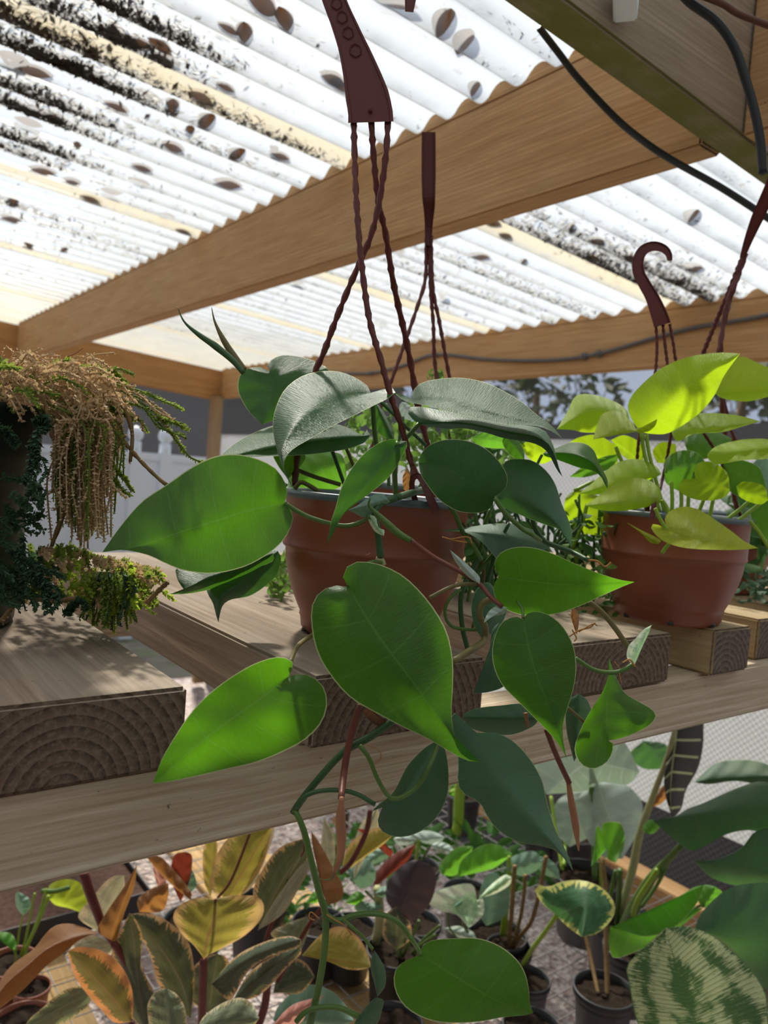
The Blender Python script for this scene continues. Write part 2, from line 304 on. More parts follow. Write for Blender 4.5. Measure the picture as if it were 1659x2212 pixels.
M['mottle'] = groundmat('outside_ground', ((.20, .17, .13), (.30, .27, .2), (.22, .26, .12)), 12)

# ------------------------------------------------------------------ mesh helpers
def wloc(o):
    v = Vector((0, 0, 0))
    while o is not None: v += o.location; o = o.parent
    return v
def link(name, me, mat, parent=None, smooth=True):
    """mesh vertices are in world metres; they are moved into the parent's frame"""
    o = bpy.data.objects.new(name, me); COL.objects.link(o)
    if parent is not None:
        me.transform(Matrix.Translation(-wloc(parent))); o.parent = parent
    if mat is not None and not me.materials: me.materials.append(mat)
    if smooth:
        for p in me.polygons: p.use_smooth = True
    return o
def mesh(name, vs, fs, mat, parent=None, uvs=None, smooth=True):
    me = bpy.data.meshes.new(name); me.from_pydata([tuple(v) for v in vs], [], fs); me.update()
    if uvs:
        ul = me.uv_layers.new(name='UVMap')
        for l in me.loops: ul.data[l.index].uv = uvs[l.vertex_index]
    return link(name, me, mat, parent, smooth)
def thing(name, label, cat, loc, group=None):
    o = bpy.data.objects.new(name, None); COL.objects.link(o); o.location = loc; o.empty_display_size = .03
    return tag(o, label, cat, group)
def tag(o, label, cat, group=None, kind=None):
    o['label'] = label; o['category'] = cat
    if group: o['group'] = group
    if kind: o['kind'] = kind
    return o
def struct(o, label=None):
    o['kind'] = 'structure'
    if label: o['label'] = label
    return o
def recentre(o):
    """move a single-mesh object's origin to the bottom centre of its bounds"""
    me = o.data; xs = [v.co for v in me.vertices]
    c = Vector(((min(v.x for v in xs) + max(v.x for v in xs)) / 2, (min(v.y for v in xs) + max(v.y for v in xs)) / 2, min(v.z for v in xs)))
    me.transform(Matrix.Translation(-c)); o.location = o.location + c; return o
def box(name, lo, hi, mat, parent=None, bev=.002, cuts=0, wob=0., slope=0.):
    bm = bmesh.new(); bmesh.ops.create_cube(bm, size=1)
    for v in bm.verts: v.co = Vector([(lo[i] + hi[i]) / 2 + v.co[i] * (hi[i] - lo[i]) for i in range(3)])
    if bev: bmesh.ops.bevel(bm, geom=list(bm.edges), offset=bev, segments=2, affect='EDGES')
    if slope:
        for v in bm.verts: v.co.z -= slope * (v.co.x - .924)
    me = bpy.data.meshes.new(name); bm.to_mesh(me); bm.free()
    return link(name, me, mat, parent, False)
def pith(o, dx=0., dz=-.01):
    """put a wooden member's origin on the centre of its growth rings"""
    me = o.data; xs = [v.co for v in me.vertices]; lo = [min(v[i] for v in xs) for i in range(3)]; hi = [max(v[i] for v in xs) for i in range(3)]
    c = Vector(((lo[0] + hi[0]) / 2 + dx, (lo[1] + hi[1]) / 2, lo[2] + dz)); me.transform(Matrix.Translation(-c)); o.location = o.location + c; return o
def spline(pts, n):
    """Catmull-Rom through pts, n+1 samples evenly spaced by length"""
    P = [Vector(p) for p in pts]
    if len(P) == 2: return [P[0].lerp(P[1], i / n) for i in range(n + 1)]
    Q = [P[0] * 2 - P[1]] + P + [P[-1] * 2 - P[-2]]; out = []
    for i in range(1, len(Q) - 2):
        a, b, c, d = Q[i - 1:i + 3]
        for k in range(8):
            t = k / 8
            out.append(.5 * ((2 * b) + (c - a) * t + (2 * a - 5 * b + 4 * c - d) * t * t + (3 * b - a - 3 * c + d) * t ** 3))
    out.append(P[-1]); L = [0]
    for i in range(1, len(out)): L.append(L[-1] + (out[i] - out[i - 1]).length)
    res = []; j = 0
    for i in range(n + 1):
        s = L[-1] * i / n
        while j < len(out) - 2 and L[j + 1] < s: j += 1
        seg = L[j + 1] - L[j]; res.append(out[j].lerp(out[j + 1], 0 if seg < 1e-12 else min(1, (s - L[j]) / seg)))
    return res
def tube_into(vs, fs, pts, r, seg=8, lobes=0, twist=0., lob=.25):
    """sweep a circle (or a lobed, twisting rope section) along pts; r number or list"""
    n = len(pts); base = len(vs); up = Vector((.3, .2, .93)).normalized(); ang = 0
    for i, p in enumerate(pts):
        t = (pts[min(i + 1, n - 1)] - pts[max(i - 1, 0)])
        t = t.normalized() if t.length > 1e-9 else Vector((0, 0, 1))
        a = up.cross(t)
        if a.length < 1e-3: a = Vector((1, 0, 0)).cross(t)
        a.normalize(); b = t.cross(a); up = b
        rr = r[i] if isinstance(r, (list, tuple)) else r
        if i: ang += twist * (pts[i] - pts[i - 1]).length
        for k in range(seg):
            th = 2 * math.pi * k / seg; q = rr * (1 + (lob * math.cos(lobes * (th - ang)) if lobes else 0))
            vs.append(p + a * (math.cos(th) * q) + b * (math.sin(th) * q))
    for i in range(n - 1):
        for k in range(seg):
            k2 = (k + 1) % seg
            fs.append((base + i * seg + k, base + i * seg + k2, base + (i + 1) * seg + k2, base + (i + 1) * seg + k))
    fs.append(tuple(base + k for k in reversed(range(seg)))); fs.append(tuple(base + (n - 1) * seg + k for k in range(seg)))
def px3(s, d=None):
    """'x,y,d x,y ...' -> world points; d is carried on when left out"""
    out = []
    for w_ in s.split():
        f = [float(x) for x in w_.split(',')]
        if len(f) > 2: d = f[2]
        out.append((f[0], f[1], d))
    return out
def stem(parent, s, r, mat='stem', name='stem', n=20, seg=8, d=None, r2=None):
    """r in photo pixels at the stem's own distance"""
    P = px3(s, d); S = spline(P, n); pts = [U(*p) for p in S]; vs, fs = [], []
    if isinstance(r, (list, tuple)):
        rl = []
        for i in range(n + 1):
            f = i / n * (len(r) - 1); k = min(int(f), len(r) - 2); rl.append((r[k] + (r[k + 1] - r[k]) * (f - k)))
    else:
        r2 = r if r2 is None else r2; rl = [r + (r2 - r) * i / n for i in range(n + 1)]
    rl = [a * p[2] / F for a, p in zip(rl, S)]
    tube_into(vs, fs, pts, rl, seg); return mesh(name, vs, fs, M[mat], parent)
def pts2(s): return [tuple(float(x) for x in w_.split(',')) for w_ in s.split()]
def leaf(parent, mat, base, tip, L, R, d=(.5, .5), e=(.01, .01), bow=0., mid='', name='leaf', nt_=26, ns=7, rip=.0012, seed=0, mp=1.45):
    """leaf blade: midrib base->tip, left and right margins, depth along the midrib d, margins set back by e, midrib bowed by bow"""
    b, t = pts2(base)[0], pts2(tip)[0]
    Ls = spline([(*p, 0) for p in [b] + pts2(L) + [t]], nt_); Rs = spline([(*p, 0) for p in [b] + pts2(R) + [t]], nt_)
    mm = pts2(mid) if mid else []
    Ms = spline([(*p, 0) for p in [b] + mm + [t]], 60)
    vs, fs, uv = [], [], []; W = 2 * ns + 1
    for i in range(nt_ + 1):
        q = i / nt_; m_ = q ** mp if q < 1 else 1; f = m_ * 60; k = min(int(f), 59); C = Ms[k].lerp(Ms[k + 1], f - k)
        dm = d[0] + (d[1] - d[0]) * m_ + bow * 4 * m_ * (1 - m_)
        wd = math.sin(math.pi * min(1, q * .96 + .04)) ** .7 if 0 < q < 1 else 0
        for j in range(-ns, ns + 1):
            s = abs(j) / ns; E = (Ls if j < 0 else Rs)[i]; P = C.lerp(E, s)
            ee = e[0] if j < 0 else e[1]
            dd = dm + ee * wd * s ** 1.5 + rip * wd * math.sin(q * 30 + seed * 1.7 + j * .3) * s * (1 - s * .4)
            vs.append(U(P.x, P.y, dd)); uv.append((.5 + .5 * j / ns, q))
    for i in range(nt_):
        for j in range(W - 1):
            a = i * W + j; fs.append((a, a + 1, a + W + 1, a + W))
    return mesh(name, vs, fs, M[mat], parent, uv)
def lathe(name, prof, centre, mat, parent=None, seg=48, axis=None, notch=0):
    vs, fs = [], []
    for r, z in prof:
        for k in range(seg):
            th = 2 * math.pi * k / seg; vs.append(Vector((math.cos(th) * r, math.sin(th) * r, z)) + Vector(centre))
    for i in range(len(prof) - 1):
        for k in range(seg):
            k2 = (k + 1) % seg; fs.append((i * seg + k, i * seg + k2, (i + 1) * seg + k2, (i + 1) * seg + k))
    fs.append(tuple(reversed(range(seg))))
    return mesh(name, vs, fs, mat, parent)
def disc(name, c, r, mat, parent, dz=.004, seg=32, rings=6):
    vs, fs = [Vector(c)], []
    for i in range(1, rings + 1):
        for k in range(seg):
            th = 2 * math.pi * k / seg; q = r * i / rings
            vs.append(Vector(c) + Vector((q * math.cos(th), q * math.sin(th), dz * (mnoise.noise(Vector((q * 60 * math.cos(th), q * 60 * math.sin(th), c[0])))))))
    for k in range(seg): fs.append((0, 1 + k, 1 + (k + 1) % seg))
    for i in range(rings - 1):
        for k in range(seg):
            a = 1 + i * seg + k; b = 1 + i * seg + (k + 1) % seg; fs.append((a, b, b + seg, a + seg))
    return mesh(name, vs, fs, mat, parent)

# ------------------------------------------------------------------ structure: roof, beams, walls, ground
SL = .065
def rz(x): return 2.150 - SL * (x - .924)
PITCH, AMP = .0865, .011
def wave(y):
    a = math.cos(2 * math.pi * (y - .9) / PITCH); return AMP * (math.copysign(abs(a) ** .75, a)) + AMP + .002
def corrugated(name, x0, x1, y0, y1):
    vs, fs = [], []; ny = int((y1 - y0) / PITCH * 12); nx = 14
    for i in range(nx + 1):
        x = x0 + (x1 - x0) * i / nx
        for j in range(ny + 1):
            y = y0 + (y1 - y0) * j / ny; vs.append((x, y, rz(x) + wave(y)))
    for i in range(nx):
        for j in range(ny):
            a = i * (ny + 1) + j; fs.append((a, a + 1, a + ny + 2, a + ny + 1))
    return mesh(name, vs, fs, M['roof'])
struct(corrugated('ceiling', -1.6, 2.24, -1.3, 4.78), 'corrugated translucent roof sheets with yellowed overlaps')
def closure(name, x, y0, y1, parent=None):
    """thin wavy wooden strip under the sheet on top of a beam"""
    vs, fs = [], []; n = int((y1 - y0) / PITCH * 10)
    for j in range(n + 1):
        y = y0 + (y1 - y0) * j / n
        for xx in (x, x + .03): vs += [(xx, y, rz(xx) - .002), (xx, y, rz(xx) + wave(y) - .001)]
    for j in range(n):
        a = j * 4
        for p, q in ((0, 1), (1, 3), (3, 2), (2, 0)): fs.append((a + p, a + q, a + 4 + q, a + 4 + p))
    return mesh(name, vs, fs, M['beam'], parent, smooth=False)
def beam(name, lo, hi, mat, slope=0, kind='structure', label=None):
    o = pith(box(name, lo, hi, M[mat], None, .003, slope=slope), .03, -.03); o['kind'] = kind
    if label: o['label'] = label
    return o
beam('trim_1', (.924, .60, 1.958), (.972, 4.60, 2.148), 'beam', label='long roof beam crossing the picture under the corrugated sheets')
struct(closure('trim_2', .924, .60, 4.60), 'wavy wooden strip on top of the long roof beam')
beam('trim_3', (-1.2, .552, 1.962), (2.3, .600, 2.152), 'beamw', SL, label='weathered grey-green rafter at the upper right')
beam('trim_4', (.935, -1.2, 1.958), (.983, .550, 2.148), 'beam', label='beam end meeting the rafter at the upper right corner')
beam('trim_5', (-1.2, 4.60, 1.955), (2.12, 4.645, 2.145), 'beamx', SL, label='header over the left netting')
beam('trim_6', (2.12, -1.0, 1.895), (2.165, 4.645, 2.070), 'beam', label='header over the right netting')
struct(closure('trim_7', 2.12, -1.0, 4.60), 'wavy wooden strip on the right header')
pst = tag(box('corner_post', (2.05, 4.55, .08), (2.119, 4.60, 1.90), M['post'], None, .004), 'square wooden corner post between the left and right netting', 'post')
def sheet(name, quad, mat, n=1):
    return mesh(name, [Vector(q) for q in quad], [(0, 1, 2, 3)], M[mat], None, None, False)
struct(sheet('wall_right', [(2.175, -1.5, 1.66), (2.175, 4.66, 1.66), (2.175, 4.66, 1.92), (2.175, -1.5, 1.92)], 'net'), 'dark shade netting under the right header')
struct(sheet('wall_right.001', [(2.172, -1.5, .53), (2.172, 4.66, .53), (2.172, 4.66, 1.67), (2.172, -1.5, 1.67)], 'cloth'), 'pale woven cloth on the right side')
struct(sheet('wall_right.002', [(2.172, -1.5, .05), (2.172, 4.66, .05), (2.172, 4.66, .53), (2.172, -1.5, .53)], 'clothd'), 'dark grey mat along the foot of the right side')
struct(sheet('wall_left', [(-1.5, 4.66, .05), (2.175, 4.66, .05), (2.175, 4.66, 2.0), (-1.5, 4.66, 2.0)], 'nety'), 'shade netting on the left side')
struct(sheet('wall_front_blocker', [(-1.62, -1.32, .05), (2.17, -1.32, .05), (2.17, -1.32, 2.4), (-1.62, -1.32, 2.4)], 'neta'), 'unseen dark netting added behind the camera to cut flat fill light')  # added out of view to block light and raise contrast
struct(sheet('wall_back_blocker', [(-1.62, -1.32, .05), (-1.62, 4.66, .05), (-1.62, 4.66, 2.3), (-1.62, -1.32, 2.3)], 'netb'), 'unseen dark netting added on the near side to cut flat fill light')  # second unseen sheet, added to darken the faces towards the camera
struct(sheet('floor', [(-2.5, -2.5, .05), (2.3, -2.5, .05), (2.3, 4.8, .05), (-2.5, 4.8, .05)], 'gravel'), 'pinkish grey gravel')
struct(sheet('ground', [(-30, -30, .03), (30, -30, .03), (30, 30, .03), (-30, 30, .03)], 'mottle'), 'ground outside')
# white picket-topped fence seen through the netting
fen = thing('garden_fence', 'white vinyl fence with capped posts seen through the left netting', 'fence', (2.2, 6.0, .03))
box('fence_panel', (-1.0, 6.0, .1), (3.4, 6.04, 1.50), M['white'], fen, .004)
box('top_rail', (-1.0, 5.985, 1.46), (3.4, 6.055, 1.52), M['white'], fen, .004)
for k, xx in enumerate((1.30, 1.70, 2.09, 2.33, 2.9)):
    lathe('post_cap', [(.045, 1.50), (.045, 1.60), (.03, 1.605), (.055, 1.635), (.06, 1.665), (.045, 1.70), (.012, 1.72), (.001, 1.722)], (xx, 6.02, 0), M['white'], fen, 20)
    box('fence_post', (xx - .05, 5.97, .05), (xx + .05, 6.07, 1.52), M['white'], fen, .004)
# trees beyond the right netting
def foliage_ball(name, c, r, n, mat, size, parent=None, seed=1, squash=1):
    rnd = random.Random(seed); vs, fs = [], []
    for i in range(n):
        v = Vector((rnd.gauss(0, 1), rnd.gauss(0, 1), rnd.gauss(0, 1) * squash)).normalized() * (rnd.random() ** .4) * r
        v.z *= squash; p = Vector(c) + v; a = Vector((rnd.uniform(-1, 1), rnd.uniform(-1, 1), rnd.uniform(-1, 1))).normalized()
        b = a.orthogonal().normalized(); s = size * rnd.uniform(.5, 1.3); k = len(vs)
        vs += [p - a * s, p + b * s * .45, p + a * s, p - b * s * .45]; fs.append((k, k + 1, k + 2, k + 3))
    return mesh(name, vs, fs, mat, parent)
for i, (x, y, h, r) in enumerate(((9, 8.2, 3.0, 1.4), (9.5, 5.2, 2.95, 1.2), (9, 11.6, 3.2, 1.6), (10, 2.2, 2.9, 1.3), (7.5, 15.6, 2.6, 2.0), (3.6, 10.5, 2.6, 1.6), (-.3, 10.5, 2.6, 1.6))):
    t = thing('garden_tree', ['dark tree seen through the netting right of the hanging pots', 'tree whose leaves let sky through above the neon pothos', 'tree behind the netting left of the sky patches',
              'low dark tree at the right end of the netting', 'broad dark tree far behind the corner post', 'dark tree behind the white fence by the corner post', 'dark tree behind the fence at the far left'][i], 'tree', (x, y, .03))
    foliage_ball('crown', (x, y, h), r, 520, M['tree'], .16, t, 20 + i, .75)
    vs, fs = [], []; tube_into(vs, fs, [Vector((x, y, .03)), Vector((x + .05, y, h * .5)), Vector((x, y + .05, h))], [.12, .09, .05]); mesh('trunk', vs, fs, M['cane'], t)
struct(sheet('ground.001', [(6.2, -12, .04), (6.2, 20, .04), (6.25, 20, 2.15), (6.25, -12, 2.15)], 'clothd'), 'dark hedge bank outside')

struct(sheet('ground.002', [(-8, 8.0, .04), (6.2, 8.0, .04), (6.2, 8.0, 3.0), (-8, 8.0, 3.0)], 'clothd'), 'dark hedge bank behind the white fence')
# bench ---------------------------------------------------------------
bench = thing('slatted_bench', 'weathered wooden slat bench carrying the hanging pots', 'bench', (.5, .5, .05))
ZT, ZB = 1.370, 1.3235
def slat(x0, x1, y0=.405, y1=1.02, mat='slat', dz=0.):
    return pith(box('slat', (x0, y0, ZB), (x1, y1, ZT + dz), M[mat], bench, .0022), .012 * math.sin(x0 * 40), -.004)
slat(.028, .182, .412); slat(.262, .412, .404); slat(.520, .668, .414); slat(.734, .806, .409, 1.02, 'slatn'); slat(.862, .935, .43, 1.02, 'slatn')
slat(1.0, 1.10, .44, 1.02, 'slatn'); slat(1.16, 1.26, .44, 1.02, 'slatn'); slat(-.20, -.05, .40)
pith(box('front_rail', (-.35, .420, 1.268), (2.14, .458, 1.3232), M['rail'], bench, .003), 0, .05).location.y += .0
box('back_rail', (-.35, .97, 1.268), (2.14, 1.008, 1.3232), M['rail'], bench, .003)
for x in (-.3, 2.1):
    for y in (.46, .93): box('leg', (x, y, .05), (x + .04, y + .04, 1.3232), M['rail'], bench, .003)
# lower shelf ---------------------------------------------------------
shelf = thing('mesh_shelf', 'wire mesh shelf on a wooden frame below the bench', 'shelf', (1.0, 1.1, .05))
ZS = .50
box('frame_rail', (1.78, .3, .43), (1.85, 2.6, .505), M['beam'], shelf, .003)
box('frame_rail', (-.3, .60, .42), (1.9, .64, .495), M['beamx'], shelf, .003)
box('support_board', (.80, .62, .465), (1.02, 2.6, .485), M['board'], shelf, .002)
box('support_board', (.28, .62, .465), (.46, 2.6, .485), M['board'], shelf, .002)
box('frame_rail', (-.3, 2.55, .42), (1.9, 2.60, .495), M['beamx'], shelf, .003)
for x in (-.25, 1.79):
    for y in (.64, 2.5): box('leg', (x, y, .05), (x + .05, y + .05, .43), M['beam'], shelf, .003)
vs, fs = [], []
for i in range(42): tube_into(vs, fs, [Vector((-.3 + i * .051, .62, ZS)), Vector((-.3 + i * .051, 2.58, ZS))], .0013, 5)
for i in range(39): tube_into(vs, fs, [Vector((-.3, .63 + i * .051, ZS + .002)), Vector((1.85, .63 + i * .051, ZS + .002))], .0013, 5)
mesh('wire_mesh', vs, fs, M['metal'], shelf)

# cables and small fixings -------------------------------------------
def cable(name, s, r, mat, label, cat='cable', n=60):
    P = spline(px3(s), n); vs, fs = [], []; tube_into(vs, fs, [U(*p) for p in P], [r * p[2] / F for p in P], 10)
    return tag(recentre(mesh(name, vs, fs, M[mat])), label, cat)
cable('cable', '1165,60,.84 1205,112,.86 1250,170,.89 1330,255,.93 1390,305,.97 1450,345,1.0 1540,395,1.05 1600,432,1.08 1680,485,1.12', 7.5, 'cable', 'thin black cable running down across the roof beam')
cable('hose', '1440,-60,.80 1485,0,.80 1545,45,.80 1585,100,.80 1610,170,.80 1630,240,.80 1643,310,.80 1648,375,.80', 9.5, 'cable', 'thick black hose hanging down beside the rafter', 'hose')
cable('wire', '1500,-15,.79 1560,8,.79 1600,32,.79 1700,70,.79', 7, 'rust', 'brown wire at the upper right corner by the black hose', 'wire')
def on_header(px, py): p = hit(0, 2.112, px, py); return p
cp_ = [on_header(a, b) for a, b in pts2('560,812 640,808 720,806 800,806 870,790 940,766 1050,776 1150,779 1230,775 1290,765 1340,752 1420,728 1500,708 1600,692 1700,672')]
vs, fs = [], []; tube_into(vs, fs, spline(cp_, 90), .0065, 8)
cw = tag(recentre(mesh('power_cable', vs, fs, M['wire'])), 'grey cable clipped along the right header', 'cable')
for k, (a, b) in enumerate(((1262, 770), (1294, 764), (800, 806), (940, 767))):
    vs, fs = [], []; tube_into(vs, fs, [on_header(a - 9, b + 1), on_header(a, b), on_header(a + 9, b - 1)], [.007, .014 if k < 2 else .010, .007], 10); mesh('cable_knot', vs, fs, M['wire'], cw)
br = box('bracket', (-.02, -.012, -.012), (.02, .012, .012), M['white'], None, .002); br.location = U(1352, -6, .80); br.rotation_euler = (0, .3, .6)
tag(br, 'small white plastic bracket at the top edge of the rafter', 'bracket')

# dead leaves and litter on the roof ----------------------------------
def roofpt(px, py):
    """where the sight line through a photo pixel meets the roof sheet"""
    z = 2.15
    for _ in range(6):
        p = hit(2, z, px, py); z = rz(p.x) + AMP
    return p
def dead_leaf(p, L, rot, curl, seed):
    rnd = random.Random(seed); vs, fs, uv = [], [], []; n, k = 8, 3
    ca, sa = math.cos(rot), math.sin(rot)
    for i in range(n + 1):
        q = i / n; wd = math.sin(math.pi * q) ** .8 * L * .22
        for j in range(-k, k + 1):
            s = j / k; x = (q - .5) * L; y = s * wd; z = curl * (abs(s) ** 1.5 * .6 * wd * 2 + ((q - .5) * 2) ** 2 * L * .18)
            vs.append(Vector((x * ca - y * sa, x * sa + y * ca, z))); uv.append((.5 + .5 * s, q))
    W = 2 * k + 1
    for i in range(n):
        for j in range(W - 1): a = i * W + j; fs.append((a, a + 1, a + W + 1, a + W))
    o = mesh('fallen_leaf', vs, fs, M['deadleaf'], None, uv); o.location = p; return o
spots = '510,95 480,75 350,135 450,205 480,195 925,85 998,120 850,40 735,190 700,190 430,283 495,350 345,110 540,40 1020,200 640,25 245,90 290,100 265,115 310,240 360,250 240,245 60,290 170,310 370,325 590,350 320,355 620,330 410,290 100,365 150,400 480,410 240,435 200,430 300,410 80,150 150,130 30,170 200,120 80,230 130,250 30,440 20,480 140,540 60,535 170,640 240,640 360,480 395,500 1250,490 1290,520 1260,560 1340,560 1400,600 1060,490 1090,510 1020,560 955,655 700,580 1460,610 1510,580 1150,560 1530,465 620,590 640,620 860,560'
pl = pts2(spots); rnd = random.Random(3); zones = {}
for i, (a, b) in enumerate(pl):
    p = roofpt(a, b); yv = round((p.y - .9 - PITCH / 2) / PITCH) * PITCH + .9 + PITCH / 2
    if rnd.random() < .7: p.y = yv
    p.z = rz(p.x) + wave(p.y) + .004
    o = dead_leaf(p, rnd.uniform(.045, .08), rnd.uniform(-.4, .4) + (0 if rnd.random() < .6 else 1.2), rnd.uniform(.5, 1.4), i)
    zone = ('in the upper left corner' if a < 330 and b < 260 else 'beside the large maroon hook' if a < 760 and b < 260 else 'between hook and rafter' if b < 260
            else 'at the left, farther back' if a < 500 and b < 600 else 'right of the long beam' if a > 1000 else 'close along the long beam')
    v = o.location - EYE; zones.setdefault(zone, []).append((v.dot(right) / -v.dot(back), o))
ORD = 'first second third fourth fifth sixth seventh eighth ninth tenth eleventh twelfth thirteenth fourteenth fifteenth sixteenth seventeenth eighteenth nineteenth twentieth'.split()
for zone, ls in zones.items():
    for k, (_, o) in enumerate(sorted(ls, key=lambda q: q[0])):
        tag(o, ORD[min(k, 19)] + ' from the left of the dry leaves on the roof ' + zone, 'leaf', 'dry leaves on the roof ' + zone)
vs, fs = [], []
def litter_at(x, y, n, sp, size):
    for _ in range(n):
        xx = x + rnd.gauss(0, sp * 1.8); yy = y + rnd.gauss(0, sp * .22); z = rz(xx) + wave(yy) + .002 + abs(rnd.gauss(0, .008))
        a = Vector((rnd.gauss(0, 1.4), rnd.gauss(0, .7), rnd.gauss(0, .35))).normalized(); b = a.orthogonal().normalized(); s = size * rnd.uniform(.3, 1.4); k = len(vs)
        c = Vector((xx, yy, z)); wq = rnd.uniform(.25, .9); vs.extend([c - a * s, c + b * s * wq, c + a * s, c - b * s * wq]); fs.append((k, k + 1, k + 2, k + 3))
def trough(y): return round((y - .9 - PITCH / 2) / PITCH) * PITCH + .9 + PITCH / 2
for k in range(330):
    x = rnd.uniform(-.6, 2.1); y = trough(rnd.uniform(.7, 3.6)); litter_at(x, y, 20, .05, .0055)
for (a, b, n, sp) in ((60, 40, 900, .06), (150, 60, 900, .06), (200, 20, 700, .06), (250, 40, 500, .05), (30, 60, 600, .06), (60, 130, 700, .06), (120, 150, 600, .05), (170, 165, 500, .04), (40, 170, 600, .06), (90, 190, 600, .05),
                      (10, 230, 600, .06), (60, 230, 400, .05), (20, 280, 500, .05), (60, 305, 300, .05), (10, 330, 300, .05), (30, 440, 150, .05), (460, 320, 80, .04), (560, 290, 100, .05), (500, 250, 120, .05), (650, 320, 80, .04),
                      (1180, 520, 300, .09), (1260, 560, 500, .10), (1330, 590, 700, .10), (1400, 610, 900, .10), (1460, 620, 900, .09), (1520, 635, 600, .08), (1300, 520, 250, .10), (1400, 560, 300, .10), (1500, 590, 200, .1),
                      (1100, 600, 200, .12), (1000, 580, 200, .12), (950, 610, 200, .12), (1050, 650, 200, .12), (880, 640, 200, .12), (420, 720, 200, .15), (300, 560, 150, .1), (200, 520, 150, .1), (1220, 650, 200, .1)):
    p = roofpt(a, b); litter_at(p.x, trough(p.y), int(n * 1.6), sp, .008)
lit = recentre(mesh('leaf_litter', vs, fs, M['litter'], None, None, False))
tag(lit, 'dark leaf litter and twigs gathered in the troughs of the roof sheets', 'litter', None, 'stuff')

# ------------------------------------------------------------------ hanging pots
def basket_pot(root, c, rr=.0745, rb=.0545, h=.1115, label=None, seg=64):
    """pot body with a stepped shoulder, grey rim liner, soil; c = centre of the base"""
    x, y, z = c; t = .003
    prof = [(rb * .93, z), (rb, z + .004), (rb * 1.02, z + .012), (rb * 1.035, z + .013), (rb * 1.03, z + .016), (rb * 1.05, z + .018)]
    for i in range(1, 9):
        q = i / 8; prof.append((rb * 1.05 + (rr * .955 - rb * 1.05) * (1 - (1 - q) ** 1.7), z + .018 + (h * .60 - .018) * q))
    prof += [(rr * .985, z + h * .615), (rr * .99, z + h * .63), (rr * .98, z + h * .64), (rr * .985, z + h * .95), (rr, z + h * .955), (rr, z + h), (rr - t, z + h), (rr - t, z + h * .9), (rr - t * 1.5, z + h * .8)]
    lathe('pot', [(r, zz) for r, zz in prof], (x, y, 0), M['terracotta'], root, seg)
    lathe('rim_liner', [(rr + .001, z + h - .0045), (rr + .0018, z + h - .0040), (rr + .0018, z + h + .0005), (rr - .001, z + h + .0012), (rr - .005, z + h), (rr - .005, z + h - .014), (rr - .006, z + h - .014)], (x, y, 0), M['rim'], root, seg)
    disc('soil', (x, y, z + h - .013), rr - .005, M['soil'], root, .012)
    vs, fs = [], []
    for k in range(7):                      # drainage notches on the foot
        th = k * .9 + .2; cx, cy = x + math.cos(th) * rb * .965, y + math.sin(th) * rb * .965
        tube_into(vs, fs, [Vector((cx, cy, z + .0015)), Vector((cx, cy, z + .005))], [.0036, .003], 8)
    mesh('drain_notch', vs, fs, M['black'], root)
def rope(parent, s, r, n=60, name='rope'):
    P = spline(px3(s), n); vs, fs = [], []
    tube_into(vs, fs, [U(*p) for p in P], [r * p[2] / F for p in P], 12, 2, 420, .30); return mesh(name, vs, fs, M['hanger'], parent)
def plate(parent, path, widths, thick, name, mat='hanger', dvec=None, n=40, ridge=True):
    """flat moulded strip: path in photo pixels with depth, widths in pixels, thickness in metres away from the camera"""
    P = spline(px3(path), n); vs, fs = [], []
    for i, p in enumerate(P):
        a = P[min(i + 1, n)] - P[max(i - 1, 0)]; t = Vector((a.x, a.y)).normalized(); nrm = Vector((-t.y, t.x))
        f = i / n * (len(widths) - 1); k = min(int(f), len(widths) - 2); w_ = (widths[k] + (widths[k + 1] - widths[k]) * (f - k)) / 2
        inn = w_ * .86
        for (o_, dd) in ((-w_, -.15), (-w_, -.5), (-inn, -.5), (-inn * .97, -.38), (inn * .97, -.38), (inn, -.5), (w_, -.5), (w_, .5), (-w_, .5)):
            vs.append(U(p.x + nrm.x * o_, p.y + nrm.y * o_, p.z + dd * thick))
    W = 9
    for i in range(n):
        for k in range(W): k2 = (k + 1) % W; fs.append((i * W + k, i * W + k2, (i + 1) * W + k2, (i + 1) * W + k))
    fs.append(tuple(range(W))); fs.append(tuple(n * W + k for k in reversed(range(W))))
    return mesh(name, vs, fs, M[mat], parent, None, False)

# --- heartleaf philodendron (the pot in the middle)
ph = thing('hanging_philodendron', 'terracotta-coloured hanging pot of dark heart-shaped vining leaves in the middle of the bench', 'potted plant', (.375, .505, ZT))
basket_pot(ph, (.375, .505, ZT))
hk = bpy.data.objects.new('hanger', None); COL.objects.link(hk); hk.parent = ph; hk.location = U(800, 265, .60) - ph.location
plate(hk, '801,264,.60 799,235,.60 785,175,.60 765,110,.60 742,50,.60 722,0,.60 705,-60,.60 712,-125,.60 752,-178,.60 815,-190,.60 868,-150,.60 890,-80,.60 888,-20,.60 884,26,.60', [98, 94, 76, 60, 52, 50, 50, 48, 46, 44, 42, 40, 32, 18], .010, 'hook')
vs, fs = [], []
for (hx, hy, hr) in ((768, 108, 13), (752, 70, 12), (739, 36, 12), (727, 6, 12)):
    pts = [U(hx + hr * math.cos(k * math.pi / 3 + .5), hy + hr * 1.15 * math.sin(k * math.pi / 3 + .5), .5952) for k in range(7)]; tube_into(vs, fs, pts, .0005, 5)
mesh('hook_pattern', vs, fs, M['hanger'], hk)
vs, fs = [], []; tube_into(vs, fs, [U(800, 238, .5975), U(800, 238, .594)], .0016, 8); mesh('hook_stud', vs, fs, M['hanger'], hk)
